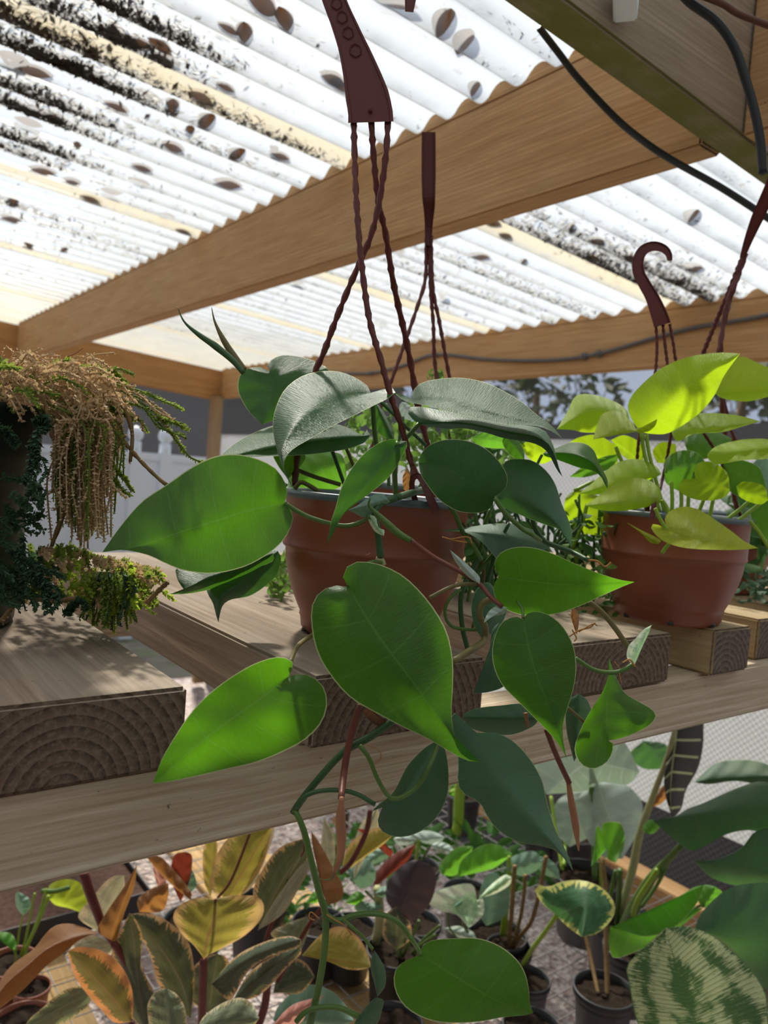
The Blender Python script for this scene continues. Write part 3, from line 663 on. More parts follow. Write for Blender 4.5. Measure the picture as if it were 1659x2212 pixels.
for s in ('764,258,.60 766,340,.60 769,420,.595 776,520,.592 787,620,.59 800,700,.587 822,775,.584 843,850,.582 868,925,.58 884,985,.578 893,1012,.576',
          '802,262,.60 808,350,.605 818,440,.61 832,500,.62 846,590,.63 858,650,.64 874,720,.65 888,790,.66 898,850,.665 908,900,.67 920,945,.675 930,1010,.68 934,1055,.69',
          '838,262,.60 834,330,.60 822,420,.603 804,500,.605 778,565,.607 752,625,.609 722,700,.612 700,760,.614 680,805,.616 660,880,.616 645,960,.616 636,1050,.615'):
    rope(hk, s, 6.3)
stem(hk, '892,1008,.576 897,1030,.573', [6, 12], 'hanger', 'clip', 6)
cl = plate(hk, '898,1085,.572 890,1055,.571 892,1034,.570 903,1028,.569 915,1042,.566 930,1078,.561 942,1106,.558', [13, 12, 12, 15, 17, 18, 19], .006, 'clip', n=24)
def H(mat, base, tip, L, R, d, e=(.01, .01), bow=0., mid='', **k): return leaf(ph, mat, base, tip, L, R, d, e, bow, mid, seed=len(base) + d[0] * 50, **k)
H('philo', '615,1087', '221,1193', '621,1060 613,1037 593,1010 553,990 507,981 460,987 413,1010 360,1047 307,1083 260,1137', '630,1103 633,1120 623,1150 600,1180 563,1207 520,1227 460,1239 400,1233 360,1218 317,1198 260,1188', (.53, .47), (.012, -.010), -.006, '537,1103 483,1120 397,1147 300,1180')
H('philot', '801,849', '634,1056', '793,833 766,815 733,803 693,802 653,812 616,840 595,883 589,923 596,963 608,1003 622,1036', '818,843 838,838 852,838 854,848 836,862 813,873 766,897 713,923 666,950 633,970 616,990 613,1017 624,1040', (.60, .50), (.045, -.012), -.02, '740,863 663,893 618,950 608,995')
H('philot', '583,802', '567,917', '577,800 560,793 533,797 517,813 514,843 527,873 543,895 557,908', '578,787 593,773 617,767 660,773 693,787 712,802 690,835 640,875 600,903', (.67, .64), (.01, .03), 0, '585,850')
H('philot', '800,940', '470,992', '792,928 783,942 765,930 730,917 680,912 640,912 588,920 533,942 500,963 484,978', '801,944 786,957 740,972 663,982 603,985 553,987 510,990 485,993', (.64, .57), (.05, -.014), .0, '700,950 600,965')
H('philot', '857,959', '706,1178', '855,949 840,949 813,960 783,983 756,1017 736,1057 725,1097 716,1123 711,1150', '868,952 879,953 880,962 870,983 843,1027 810,1057 770,1087 736,1117 720,1140 712,1160', (.51, .485), (-.008, .014), -.01, '830,1000 790,1050 745,1105')
H('philot', '896,867', '1217,950', '889,858 892,845 908,828 945,819 993,816 1041,824 1083,842 1125,867 1159,895 1189,917 1205,935', '875,856 855,848 858,855 880,868 930,878 981,893 1035,905 1095,917 1147,919 1177,925 1198,935', (.57, .51), (.055, -.015), -.012, '960,866 1040,885 1120,905 1180,922')
H('philod', '906,917', '1215,1030', '895,910 882,895 881,883 900,878 953,886 1017,897 1100,915 1167,925 1190,950 1200,980 1207,1010', '915,919 940,923 970,927 1000,925 1050,935 1090,947 1150,957 1178,972 1193,995 1203,1015', (.59, .53), (.03, .008), -.01, '1000,915 1100,935 1180,955')
H('philot', '1068,1073', '904,1000', '1086,1060 1096,1043 1093,1020 1073,990 1046,967 1010,952 966,949 930,960 910,980', '1063,1093 1046,1105 1016,1108 983,1102 946,1077 920,1043 908,1023', (.505, .54), (.006, .006), -.012, '1030,1050 980,1020 935,1003')
H('philod', '1070,1075', '1234,1182', '1075,1040 1087,1003 1100,993 1117,991 1150,995 1180,1017 1200,1047 1213,1087 1227,1120 1235,1150', '1080,1092 1097,1100 1137,1118 1177,1133 1207,1143 1222,1155 1229,1168', (.56, .515), (.010, .004), -.015, '1130,1080 1190,1120')
H('philo', '1173,980', '1312,1056', '1180,974 1203,967 1233,956 1263,958 1283,973 1293,997 1305,1020 1313,1040', '1178,986 1195,990 1217,998 1250,1010 1283,1018 1298,1030 1308,1042', (.62, .58), (.02, .005), -.01, '1230,980 1280,1000')
H('philod', '1183,1180', '948,1147', '1180,1165 1163,1150 1123,1136 1073,1131 1017,1138 980,1143', '1160,1215 1130,1232 1090,1222 1073,1208 1053,1183 1027,1160 993,1147', (.60, .56), (.02, -.01), -.01, '1100,1160 1020,1150')
H('philo', '1078,1245', '1371,1257', '1070,1230 1069,1213 1083,1193 1113,1182 1153,1183 1197,1197 1243,1218 1293,1238 1337,1252', '1067,1263 1067,1283 1080,1307 1107,1323 1143,1330 1197,1327 1250,1310 1300,1287 1343,1268', (.49, .46), (-.008, .010), 0, '1163,1258 1267,1265')
H('philo', '1130,1338', '1225,1642', '1123,1333 1103,1334 1080,1350 1065,1390 1065,1433 1083,1477 1117,1513 1157,1553 1190,1587 1213,1617', '1137,1327 1153,1321 1183,1327 1213,1350 1237,1390 1245,1437 1240,1483 1227,1527 1217,1563 1217,1600', (.465, .45), (.006, .008), -.008, '1150,1430 1190,1540')
H('philo', '752,1268', '1037,1646', '740,1265 713,1267 687,1283 673,1313 674,1360 687,1413 717,1463 757,1507 807,1537 870,1570 927,1597 970,1623 1007,1642', '743,1257 742,1237 757,1218 783,1213 823,1220 870,1243 910,1280 943,1323 967,1370 978,1427 978,1487 975,1540 980,1580 990,1613 1010,1635', (.445, .42), (.010, .010), -.012, '817,1373 890,1470 950,1555')
H('philo', '622,1462', '330,1692', '633,1443 632,1430 620,1422 593,1420 547,1435 493,1467 447,1503 410,1543 377,1593 350,1640', '633,1457 660,1457 687,1470 703,1493 706,1527 693,1563 660,1597 613,1623 553,1647 487,1662 423,1677 367,1688', (.425, .39), (-.004, .014), -.008, '560,1510 450,1590')
H('philot', '590,1195', '366,1284', '560,1200 480,1220 420,1225 382,1222 380,1240 387,1260 398,1277', '592,1210 570,1222 540,1242 500,1262 433,1278 400,1283', (.58, .54), (.01, .02), 0, '480,1240')
H('philod', '600,1190', '472,1345', '560,1195 500,1225 450,1250 447,1278 460,1303 467,1330', '607,1205 605,1222 597,1243 577,1263 540,1287 500,1295 482,1307 475,1328', (.60, .55), (.01, .01), 0, '540,1245 478,1290')
H('bright', '745,1000', '620,1062', '735,980 690,975 650,983 628,1008', '748,1035 730,1055 690,1062 650,1064', (.69, .67), (.01, .01), 0, '690,1020')
H('philo', '655,975', '622,1035', '620,970 590,978 600,1005', '660,990 645,1012', (.62, .61), (.01, .01))
H('philot', '812,872', '852,952', '806,892 812,920 822,940', '822,880 838,905 850,930', (.66, .66), (.0, .02))
H('silver', '868,868', '890,908', '862,880 868,898 880,907', '880,872 893,884 898,898', (.72, .72), (.0, .01))
H('philo', '1092,940', '1133,993', '1085,955 1095,975 1112,990', '1108,940 1122,955 1132,975', (.66, .66), (.0, .01))
H('bright', '1020,945', '1120,960', '1040,935 1080,930 1110,940', '1030,960 1060,968 1100,968', (.72, .72), (.0, .01))
H('philod', '826,1745', '945,1600', '815,1742 804,1750 806,1755 815,1740 850,1711 880,1655 915,1618 935,1605', '817,1766 817,1782 827,1797 855,1808 890,1804 925,1785 952,1753 967,1715 969,1665 961,1618', (.475, .50), (.018, .008), -.004, '855,1728 897,1690 930,1635')
H('philod', '1030,1583', '1238,1882', '1015,1570 1000,1555 978,1538 972,1560 985,1610 990,1650 988,1690 997,1713 1010,1719 1037,1736 1057,1772 1083,1799 1120,1819 1160,1826 1197,1836 1223,1859', '1043,1583 1070,1583 1107,1600 1143,1637 1170,1683 1179,1720 1187,1752 1200,1792 1217,1826 1231,1858', (.48, .44), (.010, .012), -.01, '1080,1680 1150,1770 1205,1835')
H('philod', '1165,1552', '1000,1550', '1130,1522 1080,1524 1030,1530 1005,1540', '1150,1570 1105,1587 1060,1585 1015,1572', (.50, .50), (.01, .01))
H('philo', '1312,1600', '1316,1422', '1324,1606 1322,1625 1310,1647 1283,1661 1257,1653 1243,1630 1243,1607 1257,1570 1277,1533 1300,1497 1314,1460', '1340,1595 1373,1583 1403,1567 1418,1548 1410,1533 1383,1517 1350,1497 1333,1467 1322,1440', (.47, .49), (-.012, .010), 0, '1311,1560 1312,1500')
H('philod', '1250,1498', '1240,1645', '1232,1510 1222,1540 1224,1580 1232,1615', '1270,1515 1280,1550 1270,1590 1252,1625', (.50, .49), (.01, .01))
H('philod', '1080,1290', '1040,1378', '1055,1258 1028,1275 1018,1310 1024,1350', '1096,1300 1092,1330 1072,1362', (.55, .54), (.01, .01))
H('philod', '1078,1345', '1023,1498', '1064,1360 1058,1400 1057,1450 1045,1485', '1092,1370 1098,1430 1092,1478 1060,1494', (.50, .49), (.006, .006))
H('philo', '910,2062', '1152,2188', '910,2049 930,2032 983,2027 1033,2027 1077,2042 1113,2069 1133,2099 1142,2136 1145,2170', '890,2069 867,2081 852,2102 853,2136 870,2169 900,2192 937,2206 983,2210 1037,2207 1083,2198 1133,2193', (.43, .41), (.010, .006), -.012, '985,2110 1070,2160')
H('philod', '815,2154', '809,2053', '810,2130 801,2095 802,2070', '832,2130 832,2095 820,2070', (.45, .45), (.004, .01))
H('philod', '812,2154', '765,2225', '790,2175 768,2205', '828,2160 826,2178 815,2210 790,2228', (.45, .45), (.004, .008))
# young leaf spears, buds, sheaths
stem(ph, '383,663,.55 398,695 427,721 463,746 502,778 526,806', [.6, 2.6, 6, 8, 7, 6], 'stemd', 'new_leaf', 30)
stem(ph, '457,664,.56 464,695 481,731 502,765 528,800', [.6, 3, 6.5, 8, 7], 'stemb', 'new_leaf', 30)
stem(ph, '800,1076,.50 797,1092 812,1108 835,1130 860,1152 888,1168', [1.5, 4, 7, 8.5, 8, 6.5], 'stem', 'new_leaf', 30)
stem(ph, '886,1166,.50 936,1203,.50 986,1230,.495 1036,1262,.49 1060,1290,.485 1085,1310,.48', 5.5, 'stemr')
leaf(ph, 'silver', '1036,1262', '971,1187', '1010,1245 985,1215', '1035,1245 1005,1215', (.485, .48), (.004, .004), name='leaf_sheath')
leaf(ph, 'silver', '1095,1312', '1045,1345', '1075,1308 1055,1322', '1090,1325 1065,1332', (.48, .48), (.003, .003), name='leaf_sheath')
leaf(ph, 'teal', '838,1078', '752,1102', '825,1066 800,1072 775,1090', '842,1085 820,1098 790,1117 765,1108', (.52, .51), (.006, .008), name='leaf_sheath')
leaf(ph, 'syng', '800,1112', '829,1158', '795,1122 810,1148', '812,1118 818,1140 830,1145', (.515, .51), (.003, .004), name='leaf_sheath')
leaf(ph, 'syng', '1370,1438', '1408,1350', '1354,1420 1358,1395 1372,1380 1390,1360', '1375,1420 1385,1400 1398,1375', (.47, .47), (.004, .004), name='leaf_sheath')
stem(ph, '738,1722,.43 736,1765 737,1810 735,1850 722,1885', [5, 11, 12, 9, 5], 'bud', 'new_leaf', 24)
stem(ph, '724,1882,.43 712,1900 688,1898', [5, 2.5, .8], 'stemb', 'new_leaf', 12)
stem(ph, '1228,1690,.48 1234,1730 1243,1780 1250,1838', [5, 8, 8, 1.5], 'bud', 'new_leaf', 24)
stem(ph, '1135,1540,.47 1140,1570', [5, 3], 'bud', 'new_leaf', 8)
stem(ph, '812,1205,.52 824,1212 830,1222', [4, 8, 5], 'sheath', 'leaf_node', 8)
for s, r, mt in (('615,1087,.53 640,1103 670,1118 710,1130 745,1136 775,1130 800,1116,.515', 5.2, 'stem'),
    ('855,1075,.53 828,1085,.525 812,1100,.52 812,1125 818,1165 822,1205', 8, 'stemd'), ('935,1052,.60 900,1062,.57 858,1074,.53', 8, 'stemd'),
    ('630,1010,.63 680,1030 736,1047', 5, 'stemb'), ('636,1056,.60 650,1042 670,1050 692,1064', 5, 'stemb'),
    ('804,855,.60 806,880 808,920,.61 813,965,.62 820,1050,.63', 5.5, 'stem'), ('823,868,.63 853,897 875,920 920,962,.64', 4.2, 'stemd'),
    ('906,915,.59 880,943 850,975 820,1010 800,1050,.61', 5, 'stem'), ('857,957,.51 853,1000,.53 853,1040,.55 856,1078,.56', 6, 'stem'),
    ('1068,1075,.505 1093,1110 1130,1143 1150,1155 1167,1168,.53', 5.5, 'stem'), ('1150,1120,.56 1158,1145 1175,1168 1195,1178 1237,1193 1270,1210,.54', 5.5, 'stemd'),
    ('1270,1210,.54 1290,1212 1307,1224 1320,1215', 2.2, 'dry'), ('896,867,.57 870,858 850,850', 2, 'stem'), ('1171,982,.62 1162,1000 1150,1030', 3, 'stemd'),
    ('965,1080,.56 985,1115 1000,1150 1020,1175 1040,1210', 5.5, 'stem'), ('1040,1195,.57 1020,1230,.57 1000,1270 995,1310 1000,1360 1010,1400', 5.5, 'stemd'),
    ('1030,1262,.49 1000,1262 970,1270 927,1292', 4.5, 'stemb'), ('995,1273,.56 970,1295 961,1325 975,1352 1010,1360 1050,1361', 3.8, 'stem'),
    ('1065,1293,.53 1042,1303 1036,1330 1048,1353 1045,1385 1013,1407,.50 980,1428,.47', 7.5, 'stemb'), ('1075,1185,.58 1050,1215 1020,1260 1010,1300', 4, 'stem'),
    ('1100,1130,.58 1075,1180 1060,1230 1050,1290 1045,1340', 4, 'stemd'), ('1000,1130,.6 1020,1160 1045,1230 1035,1300 1020,1360', 3.5, 'stemb'), ('1060,1100,.6 1045,1140 1040,1180 1028,1230', 4, 'stem'),
    ('870,1545,.46 850,1557 797,1593 760,1612 733,1633 693,1677 660,1717 643,1740 633,1757', [7, 8.5, 8.5, 9, 7.5, 8, 8, 8, 8], 'stemd'),
    ('637,1750,.455 655,1790 670,1850 690,1930 703,1975 702,2040 694,2100 684,2150 668,2220', [6, 7.5, 7.5, 7.5, 8, 8, 8, 8, 8], 'stem'),
    ('778,1522,.455 766,1560 753,1610 743,1670 737,1724,.435', [7, 8, 8, 8, 7.5], 'stemr'), ('777,1610,.455 790,1627 800,1643 812,1675 837,1718 863,1724 903,1697 930,1650 945,1608,.475', 5, 'stem'),
    ('640,1750,.455 655,1724 685,1710 730,1707 770,1715 810,1738', 5, 'stemd'), ('703,1975,.455 730,1990 770,1976 820,1975 860,1992 890,2030 910,2062,.43', [7, 7, 6, 5.5, 5.5, 5, 5], 'stem'),
    ('1180,1575,.475 1195,1615 1210,1650 1230,1692', 6, 'stemr'), ('1273,1300,.50 1300,1322 1325,1352 1345,1380 1362,1405', 6, 'stemb'), ('1243,1422,.48 1283,1447 1323,1453 1350,1446 1368,1434', 5, 'stem'),
    ('1225,1528,.475 1245,1545 1265,1562', 4, 'stemb'), ('627,1430,.425 640,1400,.46 655,1385,.50 678,1370,.53', 5, 'stemb'), ('640,2207,.45 655,2190 680,2178 729,2176 775,2196', 6, 'stem'),
    ('1130,1335,.465 1128,1315,.47 1118,1300,.48', 3.5, 'stem'), ('752,1266,.445 770,1240,.46 800,1215,.49 824,1215,.52', 4.5, 'stem'), ('740,1985,.45 780,2020 805,2050', 3.5, 'stem'),
    ('560,1010,.62 590,1030 620,1050', 4, 'stem'), ('700,930,.64 720,980 745,1050', 4.5, 'stemd'), ('730,930,.66 755,985 780,1050', 4, 'stemb'), ('840,900,.68 838,960 840,1050', 4, 'stem'), ('870,900,.7 862,960 850,1055', 4, 'stemd'), ('945,960,.65 930,1000 905,1055', 3.5, 'stem')):
    stem(ph, s, r, mt)
for s, r, mt in (('640,1765,.455 652,1785 656,1835 650,1850', 2, 'stemr'), ('788,1608,.455 800,1612 820,1622 822,1640 808,1650 800,1645', .9, 'dry'), ('705,1975,.45 720,1985 745,2000 760,2020', 1.6, 'dry'), ('690,1985,.45 672,1970 668,1982 680,1988', 1.5, 'dry'),
    ('975,1165,.52 1010,1160 1020,1175', 1.6, 'dry'), ('955,1160,.52 985,1168 1010,1172', 1.6, 'dry'), ('1230,1375,.50 1250,1362 1275,1355 1285,1345', 1.8, 'dry'), ('1236,1360,.50 1245,1378 1240,1385', 1.5, 'dry'), ('1250,1365,.50 1280,1348 1290,1352', 1.4, 'dry'), ('800,1195,.52 790,1200', .7, 'dry'),
    ('1345,1432,.47 1360,1425 1372,1440', 2, 'dry'), ('1340,1445,.47 1328,1430', 1, 'dry'), ('1338,1455,.47 1342,1475', 1.2, 'dry')):
    stem(ph, s, r, mt, 'dry_root', 16, 6)
leaf(ph, 'deadleaf', '790,1525', '845,1565', '800,1530 820,1548', '785,1540 805,1562 830,1572', (.46, .46), (.0, .006), name='dry_husk')
o = leaf(ph, 'ficusb', '1238,1312', '1246,1372', '1233,1330 1240,1355', '1250,1325 1250,1350', (.52, .52), (.0, .006), name='dry_husk')
leaf(ph, 'ficusb', '880,1010', '878,1062', '870,1030 872,1055', '888,1030 884,1055', (.60, .60), (.0, .006), name='dry_husk')

# --- neon pothos (right)
np_ = thing('hanging_pothos', 'terracotta-coloured hanging pot of bright lime-yellow leaves on the right of the bench', 'potted plant', (.742, .470, ZT + .0))
basket_pot(np_, (.742, .470, ZT))
hk2 = bpy.data.objects.new('hanger', None); COL.objects.link(hk2); hk2.parent = np_; hk2.location = U(1428, 700, .80) - np_.location
plate(hk2, '1431,702,.82 1424,680,.82 1410,645,.82 1393,615,.82 1380,590,.82 1378,565,.82 1388,542,.82 1408,532,.82 1430,535,.82 1444,548,.82 1447,563,.82', [38, 36, 32, 28, 27, 26, 24, 22, 21, 18, 11], .012, 'hook')
for s in ('1417,702,.82 1419,740 1418,780 1412,830 1400,880 1380,950 1370,1110', '1432,702,.82 1436,740 1442,790 1452,900 1446,960 1430,1040 1412,1100,.78', '1447,700,.82 1455,745 1463,790 1500,900 1560,1000 1600,1115'):
    rope(hk2, s, 3.2)
plate(hk2, '1398,1105,.725 1402,1080,.73 1412,1085,.72 1410,1110,.718 1406,1122,.717', [10, 10, 11, 12, 11], .006, 'clip', n=16)
def Q(mat, base, tip, L, R, d, e=(.01, .01), bow=0., mid='', **k): return leaf(np_, mat, base, tip, L, R, d, e, bow, mid, seed=d[0] * 77, rip=.0025, **k)
Q('neon', '1388,934', '1599,764', '1371,917 1356,883 1364,856 1388,829 1425,798 1473,775 1534,763 1575,762', '1405,937 1439,937 1473,920 1514,890 1544,853 1564,812 1588,778', (.78, .76), (.02, .01), -.01, '1425,892 1500,825')
Q('neonf', '1372,930', '1420,905', '1380,935 1400,932 1415,920', '1375,925 1395,922 1410,912', (.765, .76), (.0, .01))
Q('neon', '1545,850', '1710,835', '1560,812 1580,785 1602,770 1640,785 1680,805', '1560,860 1590,866 1625,866 1680,850', (.84, .84), (.02, .02))
Q('neon', '1360,905', '1203,927', '1353,885 1331,869 1290,854 1246,854 1225,890', '1340,925 1290,934 1260,934 1236,929', (.80, .76), (.03, .0), 0, '1290,885 1240,905')
Q('neonf', '1376,932', '1281,949', '1364,910 1334,888 1303,893 1290,917', '1351,937 1330,940 1317,943', (.76, .74), (.03, .0))
Q('neon', '1455,945', '1642,910', '1451,924 1473,903 1524,892 1592,897', '1466,954 1500,937 1558,934 1608,920', (.78, .78), (.02, -.005))
Q('neong', '1480,962', '1582,948', '1478,945 1500,933 1530,930 1560,937', '1490,982 1520,992 1560,975', (.82, .84), (.02, .0))
Q('neon', '1690,965', '1527,985', '1659,949 1620,948 1592,951 1551,962 1533,975', '1659,990 1620,993 1592,996 1551,1003 1533,995', (.74, .74), (.03, -.01))
Q('neon', '1429,1024', '1251,1066', '1415,1005 1378,992 1337,998 1303,1022 1276,1046', '1410,1034 1371,1044 1330,1058 1295,1068', (.77, .73), (.02, .0))
Q('neon', '1430,1085', '1264,1092', '1425,1056 1398,1036 1358,1034 1317,1053 1290,1073', '1398,1095 1351,1103 1303,1103', (.72, .69), (.03, .0))
Q('neong', '1435,1020', '1525,1000', '1440,990 1470,973 1505,978', '1440,1045 1475,1062 1510,1045', (.79, .79), (.01, .01))
Q('neon', '1503,1034', '1577,1058', '1500,1012 1514,998 1544,1000 1571,1022', '1483,1034 1466,1046 1473,1066 1507,1080 1547,1080 1570,1070', (.74, .73), (.01, -.005), mp=1.1)
Q('neonf', '1442,1142', '1638,1184', '1436,1120 1449,1103 1480,1094 1514,1103 1547,1124 1585,1151 1608,1169', '1415,1132 1405,1137 1419,1158 1446,1175 1490,1185 1558,1188 1608,1187', (.69, .67), (.03, -.012), 0, '1500,1160 1580,1178')
Q('neonf', '1422,1175', '1353,1128', '1405,1172 1385,1152 1365,1137', '1428,1168 1412,1158 1385,1145', (.69, .69), (.0, .01))
Q('neon', '1245,1058', '1300,1156', '1222,1075 1220,1110 1238,1140 1262,1153', '1275,1062 1322,1095 1329,1128 1318,1150', (.86, .86), (.01, .01))
Q('neon', '1200,990', '1126,960', '1180,955 1150,950', '1170,1002 1140,988', (.80, .80), (.0, .01))
Q('neon', '1335,1000', '1225,960', '1330,965 1290,940 1250,945', '1310,1010 1260,990', (.86, .86), (.0, .02))
Q('neon', '1390,1000', '1320,950', '1385,960 1350,940', '1370,1000 1340,980', (.84, .84), (.0, .02))
Q('neong', '1340,980', '1230,1030', '1310,985 1270,1000', '1320,1010 1270,1030', (.84, .82), (.0, .01))
Q('neong', '1655,1055', '1555,1000', '1640,1010 1600,993 1570,993', '1620,1075 1575,1060', (.80, .82), (.0, .01))
Q('neong', '1690,1120', '1618,1085', '1670,1080 1640,1070', '1690,1190 1640,1150 1622,1115', (.80, .80), (.0, .01))
Q('teal', '1620,1010', '1690,1060', '1640,990 1670,1000', '1630,1040 1660,1065', (.86, .86), (.0, .01))
Q('neon', '1420,1000', '1460,960', '1410,975 1430,955', '1440,1000 1460,985', (.85, .85), (.0, .01))
Q('neon', '1590,1050', '1660,1080', '1610,1040 1650,1050', '1600,1075 1640,1090', (.74, .74), (.0, .01))
for s in ('1385,935,.78 1392,980 1410,1050 1425,1105', '1396,938,.78 1402,980 1420,1050 1435,1105', '1330,965,.8 1345,1000 1380,1060 1400,1110', '1520,1080,.75 1512,1100 1505,1125', '1540,1080,.75 1535,1105 1530,1128', '1640,1060,.76 1610,1090 1560,1130', '1650,1080,.76 1620,1105 1580,1135', '1620,1125,.76 1640,1150 1665,1190',
          '1440,1145,.69 1425,1120 1415,1098', '1430,1080,.72 1440,1095 1445,1112', '1470,1050,.78 1472,1080 1470,1115', '1490,1000,.8 1488,1060 1485,1115', '1450,1040,.78 1452,1080 1450,1115', '1445,1175,.69 1436,1185 1430,1195', '1240,1060,.86 1300,1040 1380,1080', '1230,1150,.86 1240,1190 1250,1230', '1268,1090,.85 1255,1140 1235,1185'):
    stem(np_, s, 4.2, 'neonstem', 'stem', 14, 7)

# --- pot behind, with small curled leaves
bk = thing('hanging_basket', 'hanging pot of small curled leaves close behind the dark heart-leaved pot', 'potted plant', (.56, .70, ZT))
basket_pot(bk, (.575, .715, ZT), .080, .058, .118)
hk3 = bpy.data.objects.new('hanger', None); COL.objects.link(hk3); hk3.parent = bk; hk3.location = U(926, 500, .88) - bk.location
plate(hk3, '926,285,.86 926,310,.86 926,420,.86 927,450,.865 926,490,.87 925,530,.87', [30, 31, 31, 28, 18, 14], .04, 'hook', n=26)
for s in ('921,510,.87 919,600,.87 904,655,.86 880,725,.85 848,815,.84 820,890,.84 790,1050,.83', '927,510,.87 930,620 936,700 940,790 960,900 1000,1050,.95', '931,510,.87 935,620 950,700 971,815 990,900 1012,1060,.90'):
    rope(hk3, s, 4.0)
vs, fs = [], []; rnd = random.Random(11)
def curl(px, py, d, r, into):
    vs, fs = into; a0 = rnd.uniform(0, 6.28); tl = rnd.uniform(-.9, .9); c = U(px, py, d); ax = Vector((rnd.gauss(0, 1), rnd.gauss(0, 1), rnd.gauss(0, 1))).normalized(); b = ax.orthogonal().normalized(); e2 = ax.cross(b); n = 9; k0 = len(vs)
    for i in range(n + 1):
        th = a0 + 4.6 * i / n; wd = r * .42 * math.sin(math.pi * (i + .3) / (n + .6)); rr = r * (1 - .25 * i / n)
        p = c + b * math.cos(th) * rr + e2 * math.sin(th) * rr; vs += [p - ax * wd, p + ax * wd]
    for i in range(n): k = k0 + i * 2; fs.append((k, k + 1, k + 3, k + 2))
for i in range(330):
    px, py = rnd.uniform(735, 1120), rnd.uniform(880, 1010) + (20 if rnd.random() < .3 else 0); curl(px, py, rnd.uniform(.80, .98), rnd.uniform(.005, .010), (vs, fs))
for i in range(60): curl(rnd.gauss(600, 13), rnd.uniform(1195, 1290), rnd.uniform(.74, .80), rnd.uniform(.004, .008), (vs, fs))
for i in range(14): curl(rnd.gauss(945, 8), rnd.uniform(800, 822), .9, rnd.uniform(.003, .006), (vs, fs))
tag_ = mesh('curled_foliage', vs, fs, M['curl'], bk); tag_['kind'] = 'stuff'
vs, fs = [], []
for i in range(90):
    x0, y0 = rnd.uniform(1000, 1320), rnd.uniform(1060, 1180); d0 = rnd.uniform(.80, 1.0)
    P = spline([(x0, y0, d0), (x0 + rnd.uniform(-30, 30), y0 + 50, d0), (x0 + rnd.uniform(-50, 50), min(1335, y0 + rnd.uniform(90, 180)), d0)], 10)
    tube_into(vs, fs, [U(*p) for p in P], rnd.uniform(.001, .002), 5)
mesh('trailing_stem', vs, fs, M['stemd'], bk)
def clump(parent, mat, boxes, name='foliage', seed=5, kind=None):
    """many small folded leaves; boxes = (x0, x1, y0, y1, d0, d1, count, size px)"""
    rnd = random.Random(seed); vs, fs = [], []
    for (x0, x1, y0, y1, d0, d1, n, sz) in boxes:
        for _ in range(n):
            d = rnd.uniform(d0, d1); c = U(rnd.uniform(x0, x1), rnd.uniform(y0, y1), d); s = sz * d / F * rnd.uniform(.5, 1.2)
            a = Vector((rnd.gauss(0, 1), rnd.gauss(0, 1), rnd.gauss(-.3, .8))).normalized(); b = a.orthogonal().normalized(); up = a.cross(b); k = len(vs); seg = 5
            for i in range(seg + 1):
                q = i / seg; wd = math.sin(math.pi * (q * .92 + .04)) ** .8 * s * .42; p = c + a * (q - .5) * 2 * s - up * (q - .5) ** 2 * s * .8
                vs += [p - b * wd + up * wd * .3, p, p + b * wd + up * wd * .3]
            for i in range(seg):
                j = k + i * 3; fs += [(j, j + 1, j + 4, j + 3), (j + 1, j + 2, j + 5, j + 4)]
    o = mesh(name, vs, fs, M[mat], parent)
    if kind: o['kind'] = kind
    return o
clump(bk, 'backgreen', [(1000, 1330, 1100, 1330, .80, 1.0, 420, 20), (960, 1130, 940, 1080, .82, .95, 90, 26)], seed=8, kind='stuff')
clump(bk, 'curl', [(1180, 1330, 1130, 1290, .78, .9, 90, 13)], 'foliage', 9, 'stuff')

# --- hanger at the right edge with its own pot hidden behind the lime leaves
rh = thing('hanging_basket', 'hanging pot with green leaves behind the lime-yellow plant at the right edge', 'potted plant', (1.02, .55, ZT))
basket_pot(rh, (1.06, .60, ZT), .075, .055, .112)
hk4 = bpy.data.objects.new('hanger', None); COL.objects.link(hk4); hk4.parent = rh; hk4.location = U(1650, 430, .85) - rh.location
plate(hk4, '1690,340,.84 1672,390,.84 1650,440,.85 1632,480,.86 1616,520,.87 1604,555,.88', [30, 30, 28, 27, 20, 12], .008, 'hook', n=24)
for s in ('1606,550,.88 1590,590 1570,640,.89 1545,700,.9 1515,775,.91 1490,860,.93', '1609,550,.88 1592,595 1572,650 1562,700 1556,780 1560,880,.94 1590,1100,.98', '1612,548,.88 1597,590 1580,640 1566,690,.92 1552,780 1570,900,.98 1640,1100,1.03'):
    rope(rh, s, 4.6)
clump(rh, 'backgreen', [(1580, 1700, 1040, 1230, .95, 1.15, 60, 40)], seed=12, kind='stuff')
clump(rh, 'fdark', [(1560, 1700, 1230, 1300, .95, 1.15, 160, 14)], seed=13, kind='stuff')

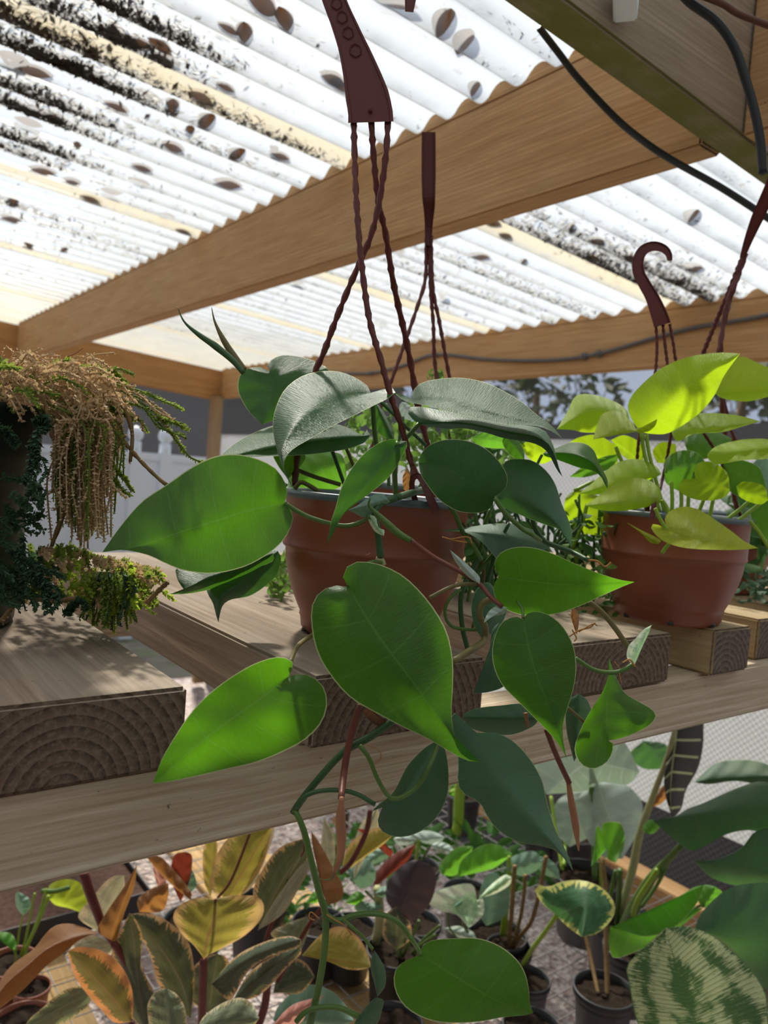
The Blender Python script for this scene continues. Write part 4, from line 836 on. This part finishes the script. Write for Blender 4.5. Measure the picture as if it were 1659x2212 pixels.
# --- dark green pot of spikemoss (left)
sm = thing('spikemoss_pot', 'dark green pot with dry brown and green spikemoss spilling over its side', 'potted plant', (.075, .60, ZT))
gx, gy = .062, .635
lathe('pot', [(.070, ZT), (.072, ZT + .004), (.080, ZT + .12), (.0835, ZT + .124), (.086, ZT + .150), (.0875, ZT + .152), (.0875, ZT + .158), (.084, ZT + .158), (.082, ZT + .14)], (gx, gy, 0), M['darkgreen'], sm, 56)
disc('soil', (gx, gy, ZT + .145), .083, M['soil'], sm, .012)
rnd = random.Random(21)
def sprig(into, path, n, blen, wid, spread=.9, stem_r=.0006):
    """a thread-like stem with tiny scale leaves along it"""
    vs, fs = into; P = [U(*p) for p in spline(path, n)]
    tube_into(vs, fs, P[::3] + [P[-1]], stem_r, 4)
    for i in range(1, n + 1):
        t = (P[i] - P[i - 1]).normalized(); a = t.orthogonal().normalized(); b = t.cross(a)
        for k in range(2):
            th = rnd.uniform(0, 6.28); o = (a * math.cos(th) + b * math.sin(th)); dr = (t * .6 + o * spread).normalized(); s = blen * rnd.uniform(.5, 1.2) * (1 - .4 * i / n); w_ = dr.cross(t).normalized() * wid
            j = len(vs); vs += [P[i], P[i] + dr * s * .5 + w_, P[i] + dr * s, P[i] + dr * s * .5 - w_]; fs.append((j, j + 1, j + 2, j + 3))
dry, grn, drk, lim = ([], []), ([], []), ([], []), ([], [])
G = rnd.gauss; V = rnd.uniform
for i in range(230):          # matted dry top
    x0, y0, d0 = V(-40, 215), V(782, 860), V(.50, .64); y0 += abs(x0 - 60) * .12; L = V(30, 100)
    sprig(dry if rnd.random() < .88 else grn, [(x0, y0, d0), (x0 + L * .5, y0 + V(-22, 6), d0 - .01), (x0 + L, y0 + V(-5, 45), d0 - .02)], 22, .0045, .0011)
for i in range(26):           # wisps on top
    x0, y0, d0 = V(-20, 200), V(790, 830), V(.5, .6)
    sprig(dry, [(x0, y0, d0), (x0 + V(10, 40), y0 - V(12, 45), d0), (x0 + V(30, 70), y0 - V(0, 40), d0)], 10, .003, .0008)
for i in range(130):          # arching over the rim and hanging
    x0, y0, d0 = V(60, 190), V(820, 890), V(.50, .62); xe = V(115, 265); ye = V(1000, 1190) - abs(xe - 180) * .9
    sprig(dry if rnd.random() < .72 else grn, [(x0, y0, d0), ((x0 + xe) / 2 + 30, y0 + 40, d0 - .01), (xe, (y0 + ye) / 2 - 10, d0 - .01), (xe + V(-12, 12), ye, d0)], 34, .0042, .001)
for i in range(70):           # the dense dry column
    xe = G(180, 26); d0 = V(.50, .56)
    sprig(dry, [(xe - 20, V(850, 900), d0), (xe + G(0, 9), 920, d0), (xe + G(0, 9), 980, d0), (xe + G(0, 12), 1040, d0), (xe + G(0, 16), V(1050, 1170), d0)], 40, .0045, .0014)
for pts in ('230,835,.53 290,850 340,880 372,905', '250,830,.53 320,850 370,870 395,885', '240,860,.53 310,880 350,920 400,945', '260,850,.53 330,880 370,930 412,985 430,1000', '330,890,.53 380,960 400,970', '345,905,.53 390,920 408,930',
            '225,870,.53 270,895 300,905 315,930', '230,880,.53 280,900 290,915', '235,1000,.53 260,1030 285,1060', '230,1010,.53 250,1050 280,1065', '215,820,.53 250,800 285,808', '200,810,.53 240,805 275,822'):
    for _ in range(2):
        P = px3(pts); P = [(a + G(0, 4), b + G(0, 4), c + G(0, .006)) for a, b, c in P]; sprig(rnd.choice((grn, grn, dry)), P, 40, .0040, .0009, .8)
for pts in ('95,850,.50 108,900 112,940 140,975', '200,880,.52 245,930 300,990 340,1030 360,1050', '215,850,.52 260,870 285,930 280,1000', '140,1000,.53 130,1040 140,1090 110,1180', '-10,858,.50 20,870 42,885', '45,1160,.50 48,1220 40,1290 5,1345', '210,960,.52 230,990 270,940', '180,900,.52 150,960 125,1010', '60,1285,.5 110,1300 170,1290', '310,1302,.5 345,1275 365,1258'):
    vs, fs = [], []; P = px3(pts); S = spline([(a + G(0, 2), b + G(0, 2), c) for a, b, c in P], 24); tube_into(vs, fs, [U(*p) for p in S], [.0016 * (.7 + .5 * rnd.random()) for _ in S], 6); mesh('dry_stem', vs, fs, M['cane'], sm)
    sprig(dry, P, 20, .0035, .0012)
for i in range(230):          # green skirt lying on the slats
    x0, y0 = V(50, 330), V(1180, 1300); y0 = max(y0, 1170 + (x0 - 60) * .28); d0 = V(.50, .62); L = V(25, 65)
    if y0 > 1315 + 0 * x0: continue
    sx_ = V(-.3, 1); into = rnd.choice((grn, grn, lim, dry, dry)) if x0 > 110 else rnd.choice((drk, dry, grn))
    sprig(into, [(x0, y0, d0), (x0 + L * .5 * sx_, y0 - V(0, 14), d0), (x0 + L * sx_, y0 + V(0, 22), d0 - .01)], 18, .0046, .0011)
for i in range(75):           # tuft hanging between two slats
    x0 = V(190, 290); d0 = V(.50, .56); y1 = V(1290, 1368) - abs(x0 - 245) * .5
    sprig(rnd.choice((grn, lim, grn, drk)), [(x0, 1235, d0), (x0 + G(0, 6), 1280, d0), (x0 + G(0, 12), y1, d0)], 24, .0045, .0011)
for i in range(34):           # blue-green fronds in front of the pot
    x0, y0 = V(-30, 70), V(1030, 1300) ; d0 = V(.47, .51)
    sprig(drk, [(x0, y0, d0), (x0 + V(-10, 25), y0 - V(0, 15), d0), (x0 + V(5, 55), y0 + V(0, 25), d0 - .005)], 20, .0055, .0014)
for pts in ('70,1235,.48 110,1280 125,1300 105,1320', '60,1230,.48 95,1265 100,1312', '20,1180,.48 60,1220 140,1245', '-5,925,.48 15,935 30,955', '80,905,.49 100,910 92,930', '65,960,.49 85,1010 60,1080', '78,930,.49 72,990 50,1040', '50,1150,.49 48,1260 42,1315', '140,1330,.49 170,1300 190,1310'):
    for _ in range(4):
        P = [(a + G(0, 6), b + G(0, 5), c) for a, b, c in px3(pts)]; sprig(drk, P, 26, .0052, .0014)
for nm, into, mt in (('dry_foliage', dry, 'fdry'), ('green_foliage', grn, 'fgreen'), ('blue_green_foliage', drk, 'fdark'), ('lime_foliage', lim, 'flime')):
    o = mesh(nm, into[0], into[1], M[mt], sm); o['kind'] = 'stuff'
stem(sm, '145,770,.56 160,765 180,752', .7, 'redstem', 'dry_stem', 8, 5); stem(sm, '130,800,.56 150,790 196,790', .6, 'redstem', 'dry_stem', 8, 5)

# ------------------------------------------------------------------ plants on the lower shelf
def black_pot(root, c, r, h, mat='black', name='pot', soil=True):
    x, y, z = c
    lathe(name, [(r * .74, z), (r * .76, z + .003), (r * .93, z + h * .86), (r, z + h * .87), (r * 1.02, z + h * .98), (r * 1.0, z + h), (r * .95, z + h), (r * .93, z + h * .8)], (x, y, 0), M[mat], root, 40)
    if soil: disc('soil', (x, y, z + h * .88), r * .93, M['soil'], root, .01)
def potat(px, py, h):
    """pot standing on the mesh shelf whose rim centre is seen at the pixel"""
    p = hit(2, ZS + .004 + h, px, py); return (p.x, p.y, ZS + .004)
def plant(name, label, cat, c, r, h, mat='black', group=None):
    t = thing(name, label, cat, (c[0], c[1], c[2]), group); black_pot(t, c, r, h, mat); return t
# variegated rubber plant
c = (.40, .90, ZS + .004)
rp = plant('rubber_plant', 'rubber plant with pink, orange and cream edged leaves under the left end of the bench', 'potted plant', c, .085, .15)
def R(mat, base, tip, L, Rr, d=(1.0, 1.0), e=(.015, .015), bow=0., mid='', **k): return leaf(rp, mat, base, tip, L, Rr, d, e, bow, mid, seed=d[0] * 33, rip=.003, **k)
R('ficusy', '440,2070', '466,1943', '417,2040 398,2024 375,1989 380,1964 400,1948 428,1939 456,1941', '456,2060 497,2040 534,2017 564,1984 570,1956 556,1937 525,1934 492,1935 472,1940', (.93, .95), (.02, .02), 0, '450,2020 463,1985')
R('ficuso', '282,2207', '147,2055', '248,2209 214,2177 184,2143 161,2108 151,2078', '287,2187 287,2148 276,2110 253,2076 219,2053 179,2045 160,2048', (.88, .90), (.02, .01), 0, '230,2140')
R('ficusb', '211,2016', '-30,2200', '184,2004 149,1995 117,2001 94,2023 72,2051 30,2081 0,2120', '179,2023 139,2058 99,2088 50,2138 10,2170', (.95, .85), (.035, -.01), 0, '120,2040 60,2085 5,2135')
R('ficusp', '212,2012', '268,1890', '174,1989 171,1971 199,1939 223,1909 245,1893', '235,1990 248,1959 268,1919', (1.02, 1.02), (.01, .02))
R('ficusp', '240,2035', '140,2065', '200,2020 165,2035', '243,2045 241,2062 190,2075', (1.0, 1.0), (.01, .02))
R('ficusb', '238,2030', '296,1868', '211,2011 228,1974 268,1915', '251,2031 268,1974 290,1915', (.98, .98), (.01, .02))
R('ficus', '313,2225', '280,1972', '273,2185 246,2123 243,2048 263,2005', '340,2170 335,2148 323,2123 305,2081 308,2023 292,1985', (.98, 1.0), (.02, .0))
R('ficus', '412,2200', '283,1975', '375,2172 340,2123 323,2061 290,1998', '420,2123 412,2048 385,2008 345,1980 310,1972', (.99, 1.02), (.02, .02), 0, '390,2120 340,2040')
R('ficusg', '372,2240', '360,2135', '330,2230 318,2178 330,2148 345,2138', '400,2230 400,2180 382,2148', (.86, .88), (.02, .02))
R('ficusg', '200,2142', '50,2222', '169,2129 129,2145 92,2177 65,2200', '195,2165 174,2187 139,2212 90,2230', (.92, .86), (-.01, .03))
R('ficusg', '425,2225', '560,2200', '440,2196 478,2168 517,2155 545,2168', '470,2240 530,2235', (.86, .86), (.02, .02))
R('ficusy', '489,1942', '590,1775', '453,1917 458,1884 472,1839 517,1790', '517,1936 545,1906 567,1867 581,1820', (1.10, 1.14), (.02, .02))
R('ficusp', '500,1945', '590,1770', '500,1900 530,1830 560,1790', '545,1915 575,1850 592,1800', (1.12, 1.15), (.02, .02))
R('ficusy', '455,1938', '460,1800', '440,1900 440,1830', '462,1900 470,1830', (1.13, 1.15), (.01, .02))
R('ficus', '560,2002', '668,1812', '548,1950 552,1906 595,1839 640,1815', '600,1970 640,1915 670,1860', (1.03, 1.06), (.01, .02), 0, '600,1920')
R('ficusp', '556,2010', '672,1850', '590,1950 640,1880', '610,1975 645,1920 672,1870', (1.02, 1.05), (.01, .01))
R('ficusb', '708,1955', '672,1795', '695,1925 685,1875 675,1830', '735,1945 741,1915 720,1875 690,1820', (1.02, 1.08), (.01, .02))
R('ficusy', '737,1884', '853,1800', '751,1828 790,1798 823,1787', '762,1872 790,1850 823,1828', (1.14, 1.10), (.02, .02))
R('ficusp', '715,1885', '700,1765', '676,1810 688,1850', '724,1850 720,1800', (1.18, 1.2), (.02, .02))
R('ficusp', '765,1900', '815,1740', '765,1830 780,1780', '800,1830 820,1780', (1.22, 1.24), (.02, .02))
R('ficusy', '652,2064', '802,2088', '695,2017 734,2001 770,2020 793,2056', '706,2076 748,2093 780,2095', (1.05, 1.02), (.02, -.01))
R('ficusg', '650,2055', '665,1980', '585,2020 620,1995', '660,2030 670,2000', (1.08, 1.08), (.02, .02))
R('ficus', '456,2125', '650,2029', '511,2065 573,2034 623,2022', '497,2160 534,2101 584,2066 645,2045', (1.0, .95), (.02, -.01), 0, '530,2075 600,2045')
R('ficus', '500,2165', '648,2045', '540,2100 600,2060', '560,2150 620,2090 650,2060', (1.0, .97), (.02, .01))
R('ficus', '590,2145', '680,2110', '600,2100 630,2070 660,2080', '610,2145 650,2145', (1.06, 1.06), (.02, .02))
R('ficus', '450,2190', '470,2060', '400,2150 410,2100 440,2070', '500,2160 505,2110 490,2070', (1.02, 1.02), (.02, .02))
R('teal', '590,2205', '765,2205', '600,2175 637,2140 667,2126 715,2140 748,2173', '650,2225 720,2225', (1.1, 1.05), (.02, .02))
R('pink', '590,2215', '700,2150', '612,2187 637,2168 670,2158', '645,2212 665,2185 685,2165', (.88, .88), (.01, .01))
R('ficusb', '300,1970', '364,1907', '298,1942 328,1919', '348,1969 363,1939', (1.1, 1.1), (.01, .02))
R('ficusb', '412,1945', '315,1850', '375,1915 340,1880', '412,1925 380,1885 345,1850', (1.1, 1.12), (.01, .01))
R('pink', '350,1935', '330,1845', '336,1900 330,1870', '362,1925 352,1880', (1.14, 1.14), (.0, .01))
R('maroon', '390,1950', '400,1840', '370,1900 375,1850', '410,1900 415,1850', (1.15, 1.15), (.0, .01))
R('teal', '410,1930', '380,1850', '388,1900 375,1870', '425,1910 410,1870', (1.16, 1.16), (.0, .01))
R('maroon', '850,1840', '770,1790', '830,1820 800,1795', '840,1850 800,1815', (1.2, 1.2), (.0, .01))
for s, r, mt in (('440,2072,.93 438,2120 437,2170 436,2260,.95', 9, 'redstem'), ('181,1885,1.0 195,1930 210,1970 222,2000 245,2035', [11, 11, 10, 9, 8], 'redstem'), ('245,2035,1.0 300,2120 400,2240', 8, 'redstem'), ('466,1942,.95 460,1980 445,2040 440,2075', 3, 'maroon'),
                 ('583,2080,1.04 578,2120 570,2180 540,2260', 9, 'pink'), ('735,1885,1.12 760,1860 790,1800 800,1750', 6, 'pink'), ('600,1960,1.05 575,2030 560,2100', 5, 'redstem'), ('283,2208,.88 300,2240', 5, 'redstem'), ('470,1940,1.1 500,1900 540,1800', 3, 'pink'), ('545,1995,1.05 600,1930 650,1850', 3, 'ficusp'), ('700,1955,1.05 660,2010 600,2120', 5, 'redstem')):
    if mt == 'maroon': mt = 'redstem'
    if mt == 'pink': mt = 'redstem'
    if mt == 'ficusp': mt = 'sheath'
    stem(rp, s, r, mt)
# seedlings at the far left
def simple(name, label, cat, rim, h, r, leaves, stems, mat='black', group=None):
    c = potat(rim[0], rim[1], h); t = plant(name, label, cat, c, r, h, mat, group)
    for L_ in leaves:
        mt, b, tp, l, r_, d = L_[:6]; e = L_[6] if len(L_) > 6 else (.015, .015); leaf(t, mt, b, tp, l, r_, d, e, 0, L_[7] if len(L_) > 7 else '', rip=.003, seed=d[0] * 10)
    rc = Vector((c[0], c[1], c[2] + h * .86)); dp = -(rc - EYE).dot(back)          # the soil's own distance: stalks root there
    for s, r2, mt in stems:
        P = px3(s)
        if abs(P[-1][0] - rim[0]) < 1.3 * r * F / dp and abs(P[-1][1] - rim[1]) < 70:
            k = len(P) - 1; P = [(a, b, d + (dp - d) * (i / k) ** 1.3) for i, (a, b, d) in enumerate(P)]
        stem(t, ' '.join('%.3f,%.3f,%.4f' % p for p in P), r2, mt, 'stem', 16, 7)
    return t
simple('seedling_pot', 'small pot of thin-stemmed seedlings at the lower left corner', 'potted plant', (25, 2075), .08, .045,
    [('teal', '50,1978', '38,1925', '36,1960 33,1935', '66,1960 62,1940', (1.35, 1.35)), ('bright', '36,2060', '-20,2015', '20,2035 0,2018', '35,2035 20,2015', (1.35, 1.35)), ('neonf', '104,1939', '176,1972', '107,1912 139,1899 170,1905 188,1930 191,1950', '120,1955 150,1962', (1.4, 1.4), (.02, .02))],
    [('50,1978,1.35 42,2010 38,2040', 2, 'neonstem'), ('75,1930,1.35 65,1980 55,2030 45,2065', 2.5, 'neonstem'), ('105,1935,1.38 85,1985 60,2040 50,2070', 4, 'neonstem'), ('100,1920,1.38 80,1990 55,2050', 2.5, 'neonstem'), ('30,2050,1.35 35,2070 30,2085', 2, 'neonstem'), ('150,1917,1.39 120,1925 90,1925', 5, 'stem')], 'terracotta')
simple('seedling_pot', 'tiny pot with one small leaf behind the orange rubber plant leaf', 'potted plant', (68, 2130), .06, .032, [('bright', '65,2145', '75,2115', '60,2130', '80,2130', (1.42, 1.42))], [('65,2145,1.42 60,2130 62,2160', 2, 'neonstem')], 'terracotta')
simple('seedling_pot', 'low pot with a single rounded seedling leaf at the bottom left corner', 'potted plant', (50, 2205), .08, .05, [('bright', '25,2175', '92,2172', '35,2155 60,2150 80,2158', '50,2180 75,2182', (1.35, 1.35)), ('bright', '0,2215', '20,2190', '0,2200', '15,2210', (1.3, 1.3))], [('25,2175,1.35 15,2195 0,2215', 2.5, 'stem')], 'terracotta')
def tray(px, py, lab):
    p = hit(2, ZS + .003, px, py); t = thing('plant_tray', lab, 'tray', p)
    x, y, z = p; w2, d2, h = .17, .12, .05
    for lo, hi, nm in (((x - w2, y - d2, z), (x + w2, y + d2, z + .004), 'tray_base'), ((x - w2 + .005, y - d2 + .005, z + .005), (x + w2 - .005, y + d2 - .005, z + .035), 'soil_fill'), ((x - w2, y - d2, z), (x - w2 + .004, y + d2, z + h), 'tray_side'), ((x + w2 - .004, y - d2, z), (x + w2, y + d2, z + h), 'tray_side'),
                       ((x - w2, y - d2, z), (x + w2, y - d2 + .004, z + h), 'tray_side'), ((x - w2, y + d2 - .004, z), (x + w2, y + d2, z + h), 'tray_side')):
        box(nm, lo, hi, M['soilb'] if nm == 'soil_fill' else M['black'], t, .001)
    return t
tray(120, 1960, 'shallow black tray behind the seedlings at the lower left')
# purple-leaved plant with its pot
simple('jewel_alocasia', 'dark purple oval leaves in a black pot below the middle of the rail', 'potted plant', (858, 2050), .11, .058,
    [('purple', '858,1975', '905,1857', '835,1946 837,1906 860,1876 885,1860', '890,1989 928,1952 942,1906 933,1872', (1.30, 1.33), (.02, .02)), ('maroon', '806,1920', '898,1821', '812,1886 850,1846', '840,1892 883,1856', (1.38, 1.42)), ('ficus', '857,2052', '858,1958', '827,2022 834,1975', '888,2026 882,1982', (1.30, 1.30))],
    [('857,2050,1.32 862,2070', 3, 'stem'), ('870,1990,1.32 865,2060', 3, 'stem'), ('905,1990,1.34 885,2035 870,2065', 4, 'stem'), ('950,2000,1.34 915,2030 890,2060', 3.5, 'stem'), ('940,2020,1.32 905,2045 895,2065', 3, 'stem')])
# cane begonia with lacy green leaves
simple('lacy_plant', 'grey-green lacy-leaved plant with a mottled pale stem left of the purple leaves', 'potted plant', (760, 2000), .10, .05,
    [('teal', '760,1900', '812,1880', '750,1872 793,1857', '780,1920 808,1905', (1.34, 1.34)), ('teal', '810,1930', '850,1925', '825,1915 840,1915', '825,1940', (1.34, 1.34)), ('bright', '790,1935', '745,1950', '770,1925', '775,1955', (1.34, 1.34)), ('teal', '780,1945', '800,1975', '765,1960 780,1975', '800,1955', (1.34, 1.34)), ('bright', '700,1930', '660,1950', '680,1925', '685,1950', (1.34, 1.34)), ('teal', '830,1960', '770,1975', '810,1950 780,1955', '805,1972', (1.36, 1.36))],
    [('815,1920,1.36 820,1970 815,2020 800,2060', 10, 'sheath'), ('790,1925,1.36 815,1950', 3, 'stem')])
# silver-leaved plant behind
simple('silver_plant', 'pale silvery-leaved plant behind the hanging dark leaf', 'potted plant', (905, 1870), .09, .05,
    [('silver', '905,1815', '960,1808', '880,1798 930,1795', '920,1822 950,1820', (1.72, 1.72)), ('silver', '905,1815', '850,1812', '870,1800', '880,1825 860,1825', (1.72, 1.72)), ('silver', '930,1825', '985,1842', '950,1818 970,1825', '950,1842', (1.7, 1.7)), ('teal', '850,1830', '785,1865', '820,1825 800,1840', '840,1850 805,1868', (1.6, 1.6))],
    [('905,1815,1.72 900,1850 900,1875', 4, 'neonstem'), ('930,1825,1.7 910,1860', 3, 'stem')])
# syngonium
simple('arrowhead_plant', 'cream and green splashed arrowhead plant in the centre of the lower shelf', 'potted plant', (1075, 2015), .11, .058,
    [('syng', '1030,1945', '1012,2004', '1017,1909 950,1922 924,1946 945,1965 985,1975', '1043,1942 1045,1972 1030,1992', (1.42, 1.38), (.015, .0)), ('teal', '1050,2000', '1075,1886', '1035,1970 1038,1919 1055,1888', '1085,1985 1100,1955 1098,1915', (1.46, 1.5)), ('syng', '1035,1940', '1105,1895', '1060,1912 1090,1890', '1070,1930 1100,1912', (1.45, 1.45)),
     ('bright', '987,1894', '1108,1845', '997,1859 1033,1830 1072,1824', '1017,1888 1067,1875', (1.55, 1.5)), ('bright', '955,1890', '1022,1828', '950,1870 983,1832', '985,1890 1012,1856', (1.6, 1.6)), ('teal', '1095,1880', '1172,1860', '1097,1856 1150,1838', '1127,1892 1160,1880', (1.5, 1.5)), ('teal', '1000,1945', '980,1960', '985,1950', '995,1955', (1.4, 1.4)), ('teal', '1160,1850', '1210,1900', '1185,1855 1205,1875', '1170,1885', (1.6, 1.6)), ('silver', '960,2005', '1030,2030', '990,2000 1020,2012', '990,2025', (1.5, 1.5))],
    [('1030,1945,1.42 1000,1990 1020,2025', 3, 'stem'), ('1100,1850,1.5 1098,1930 1090,2020', 4, 'neonstem'), ('1095,1920,1.5 1090,1970 1085,2020', 5, 'neonstem'), ('968,1960,1.45 970,2000 990,2030', 2, 'stem')])
# canes and yellow-edged leaf
ye = simple('cane_plant', 'brown leafless canes rising from a black pot beside the yellow-edged leaf', 'potted plant', (1100, 2045), .10, .045, [],
    [('1112,1870,1.45 1108,1930 1104,1990 1100,2020 1104,2050', 5, 'cane'), ('1135,1890,1.45 1130,1950 1120,2000 1106,2050', 4, 'cane'), ('1180,1850,1.45 1165,1930 1148,1990 1125,2020 1106,2050', 4.5, 'cane')])
vg = simple('variegated_plant', 'green heart leaf with a ragged yellow edge on a long stalk right of the canes', 'potted plant', (1140, 2112), .09, .042,
    [('varieg', '1203,1977', '1257,2024', '1180,1960 1166,1945 1155,1922 1166,1911 1185,1916 1216,1904 1259,1902 1299,1917 1323,1943 1329,1967 1316,1993 1289,2017', '1212,1988 1223,1999 1239,2012', (1.28, 1.22), (.03, .01), '1230,1965 1262,1960')],
    [('1203,1977,1.28 1180,2010 1150,2050 1128,2085', 5, 'neonstem')])
# cane in front pot
simple('cane_pot', 'small black pot with two thin brown canes near the bottom right', 'potted plant', (1306, 2135), .105, .055,
    [('bright', '1310,1835', '1277,1872', '1300,1795 1288,1785 1284,1830', '1300,1845', (1.5, 1.45)), ('bright', '1312,1838', '1330,1864', '1300,1790 1310,1775 1340,1778 1349,1800 1346,1835', '1312,1855', (1.5, 1.45))],
    [('1300,1850,1.52 1308,1930 1310,2050 1313,2165', 5.5, 'cane'), ('1262,2010,1.5 1278,2080 1296,2165', 4.5, 'cane'), ('1296,1850,1.52 1298,1900 1300,1950', 3, 'neonstem')])
# large alocasias and monstera
al = simple('alocasia', 'large plant of pale grey-green leaves in front of the woven cloth under the bench', 'potted plant', (1270, 1890), .14, .075,
    [('aloc', '1275,1640', '1180,1716', '1250,1600 1160,1610 1140,1650', '1290,1690 1266,1708', (1.78, 1.72), (.0, .04)), ('aloc', '1270,1645', '1382,1668', '1290,1600 1345,1600', '1270,1690 1306,1690 1356,1694', (1.78, 1.72), (.0, .03)),
     ('aloc', '1290,1690', '1345,1855', '1245,1730 1262,1800 1300,1850', '1330,1690 1362,1702 1388,1740 1375,1800', (1.80, 1.70), (.02, .03)), ('aloc', '1275,1700', '1230,1830', '1215,1720 1190,1760 1200,1800', '1300,1740 1280,1800', (1.85, 1.80), (.02, .03)), ('monst', '1390,1600', '1440,1660', '1360,1630 1390,1660', '1440,1610', (1.9, 1.9))],
    [('1278,1700,1.8 1282,1790 1285,1900', 6, 'stem'), ('1190,1720,1.85 1200,1790 1215,1880', 4, 'neonstem'), ('1222,1800,1.85 1218,1870', 4, 'neonstem')])
ad = simple('black_alocasia', 'nearly black leaf with pale ribs and a long tan stalk before the woven cloth', 'potted plant', (1325, 1980), .12, .052,
    [('alocd', '1462,1500', '1453,1768', '1450,1590 1440,1640 1434,1690 1440,1730', '1521,1500 1520,1570 1519,1610 1508,1660 1482,1707 1472,1747', (1.50, 1.42), (.0, .03), '1460,1580 1452,1650 1448,1720'), ('ficusb', '1405,1745', '1440,1690', '1408,1720', '1430,1735 1448,1710', (1.5, 1.5)), ('philod', '1500,1690', '1700,1675', '1539,1653 1573,1643 1640,1645', '1533,1694 1589,1687 1650,1694', (1.30, 1.25), (.03, .0))],
    [('1458,1575,1.46 1440,1640 1410,1720 1382,1800 1368,1870 1350,1940 1335,2000', [5, 6, 7, 8, 9, 9, 9], 'sheath'), ('1340,1880,1.5 1338,1930 1335,2000', 6, 'stem'), ('1310,1990,1.52 1320,1930 1330,1880', 4, 'stem')])
mo = simple('monstera', 'big green split monstera leaves at the right edge below the rail', 'potted plant', (1362, 2045), .12, .052,
    [('monst', '1410,1772', '1730,1730', '1440,1785 1469,1779 1477,1752 1523,1733 1606,1697 1659,1690', '1440,1800 1470,1825 1495,1838 1523,1827 1570,1802 1620,1793 1670,1800', (1.22, 1.12), (.03, .0)), ('monst', '1496,1857', '1740,1900', '1540,1860 1590,1838 1618,1818 1627,1800 1670,1795', '1539,1897 1606,1917 1680,1928', (1.18, 1.10), (.0, .02)),
     ('bright', '1395,1800', '1422,1772', '1388,1790 1400,1772', '1412,1800 1425,1785', (1.3, 1.3))],
    [('1475,1822,1.24 1440,1860 1405,1900 1375,1950 1350,2000', [6, 8, 11, 13, 14], 'stem'), ('1450,1850,1.3 1420,1910 1385,1960', 4, 'stem'), ('1420,1880,1.3 1375,1950 1365,1995', 6, 'neonstem')])
gl = simple('philodendron_pot', 'glossy bright green curved leaf over a black pot right of the yellow-edged leaf', 'potted plant', (1455, 2085), .12, .055,
    [('bright', '1326,2000', '1520,1912', '1360,1985 1389,1973 1456,1947 1495,1918', '1360,2015 1396,2023 1439,2013 1473,1990 1506,1950', (1.10, 1.08), (.03, -.01)), ('bright', '1318,2002', '1520,1960', '1350,2010 1396,2020 1450,2005', '1315,2030 1323,2068 1356,2063 1406,2040 1460,2010', (1.11, 1.10), (.0, .02)), ('bright', '1515,1960', '1545,1915', '1505,1935 1520,1912', '1540,1960 1560,1930', (1.2, 1.2)),
     ('monst', '1500,2010', '1740,2040', '1510,1980 1535,1950 1573,1920 1623,1908 1680,1920', '1540,2010 1590,2060 1659,2140 1700,2130', (1.02, 1.0), (.02, .03))],
    [('1322,2005,1.12 1345,2035 1400,2070 1450,2090', 6, 'stem'), ('1520,1955,1.2 1500,1965 1450,2030', 3, 'stem')])
sp = simple('calathea', 'large leaf speckled cream and green filling the bottom right corner', 'potted plant', (1560, 2600), .14, .08,
    [('speck', '1545,2330', '1438,2004', '1420,2300 1378,2212 1366,2167 1356,2110 1353,2087 1373,2063 1406,2033', '1670,2300 1659,2200 1656,2150 1633,2107 1589,2060 1539,2020 1489,2002', (.86, .90), (.02, .035), '1510,2230 1475,2130 1450,2050')],
    [('1545,2330,.86 1550,2450 1555,2600', 5, 'stem')])
# thick-stemmed plant and other pots behind
simple('thick_stemmed_plant', 'thick lime-green stem in a black pot just under the bench rail', 'potted plant', (1003, 1715), .11, .05,
    [('bright', '990,1690', '970,1720', '975,1695', '985,1715', (2.2, 2.2))], [('1000,1660,2.0 992,1720 990,1780 985,1800', [11, 12, 12, 11], 'neonstem'), ('972,1712,2.0 985,1705 995,1695', 4, 'neonstem')])
for i, (x, y, r, h, lab) in enumerate(((1150, 2215, .05, .09, 'black pot cut off by the bottom edge below the round hanging leaf'), (850, 2205, .05, .09, 'black pot at the bottom edge left of the round hanging leaf'),
        (1010, 1925, .055, .10, 'black pot behind the cream splashed leaves'), (690, 1990, .055, .10, 'black pot behind the trailing vine'), (1240, 1800, .06, .11, 'black pot below the large pale leaves'), (1180, 1770, .06, .11, 'black pot behind the tip of the hanging leaf'),
        (560, 1950, .06, .11, 'black pot among the rubber plant leaves'), (420, 1985, .06, .11, 'black pot behind the heart-shaped rubber leaf'), (900, 1990, .05, .10, 'black pot behind the purple leaf'))):
    cc = potat(x, y, h); t = thing('plant_pot', lab, 'pot', cc); black_pot(t, cc, r, h)
bg_ = thing('seedling_bed', 'mixed small green plants crowded at the back of the lower shelf', 'plants', (1.2, 1.9, ZS + .004))
clump(bg_, 'backgreen', [(700, 1130, 1780, 1900, 1.9, 2.3, 160, 26), (1060, 1260, 1840, 1950, 1.8, 2.1, 40, 24), (560, 740, 1880, 2010, 1.5, 1.8, 50, 28)], seed=31, kind='stuff')
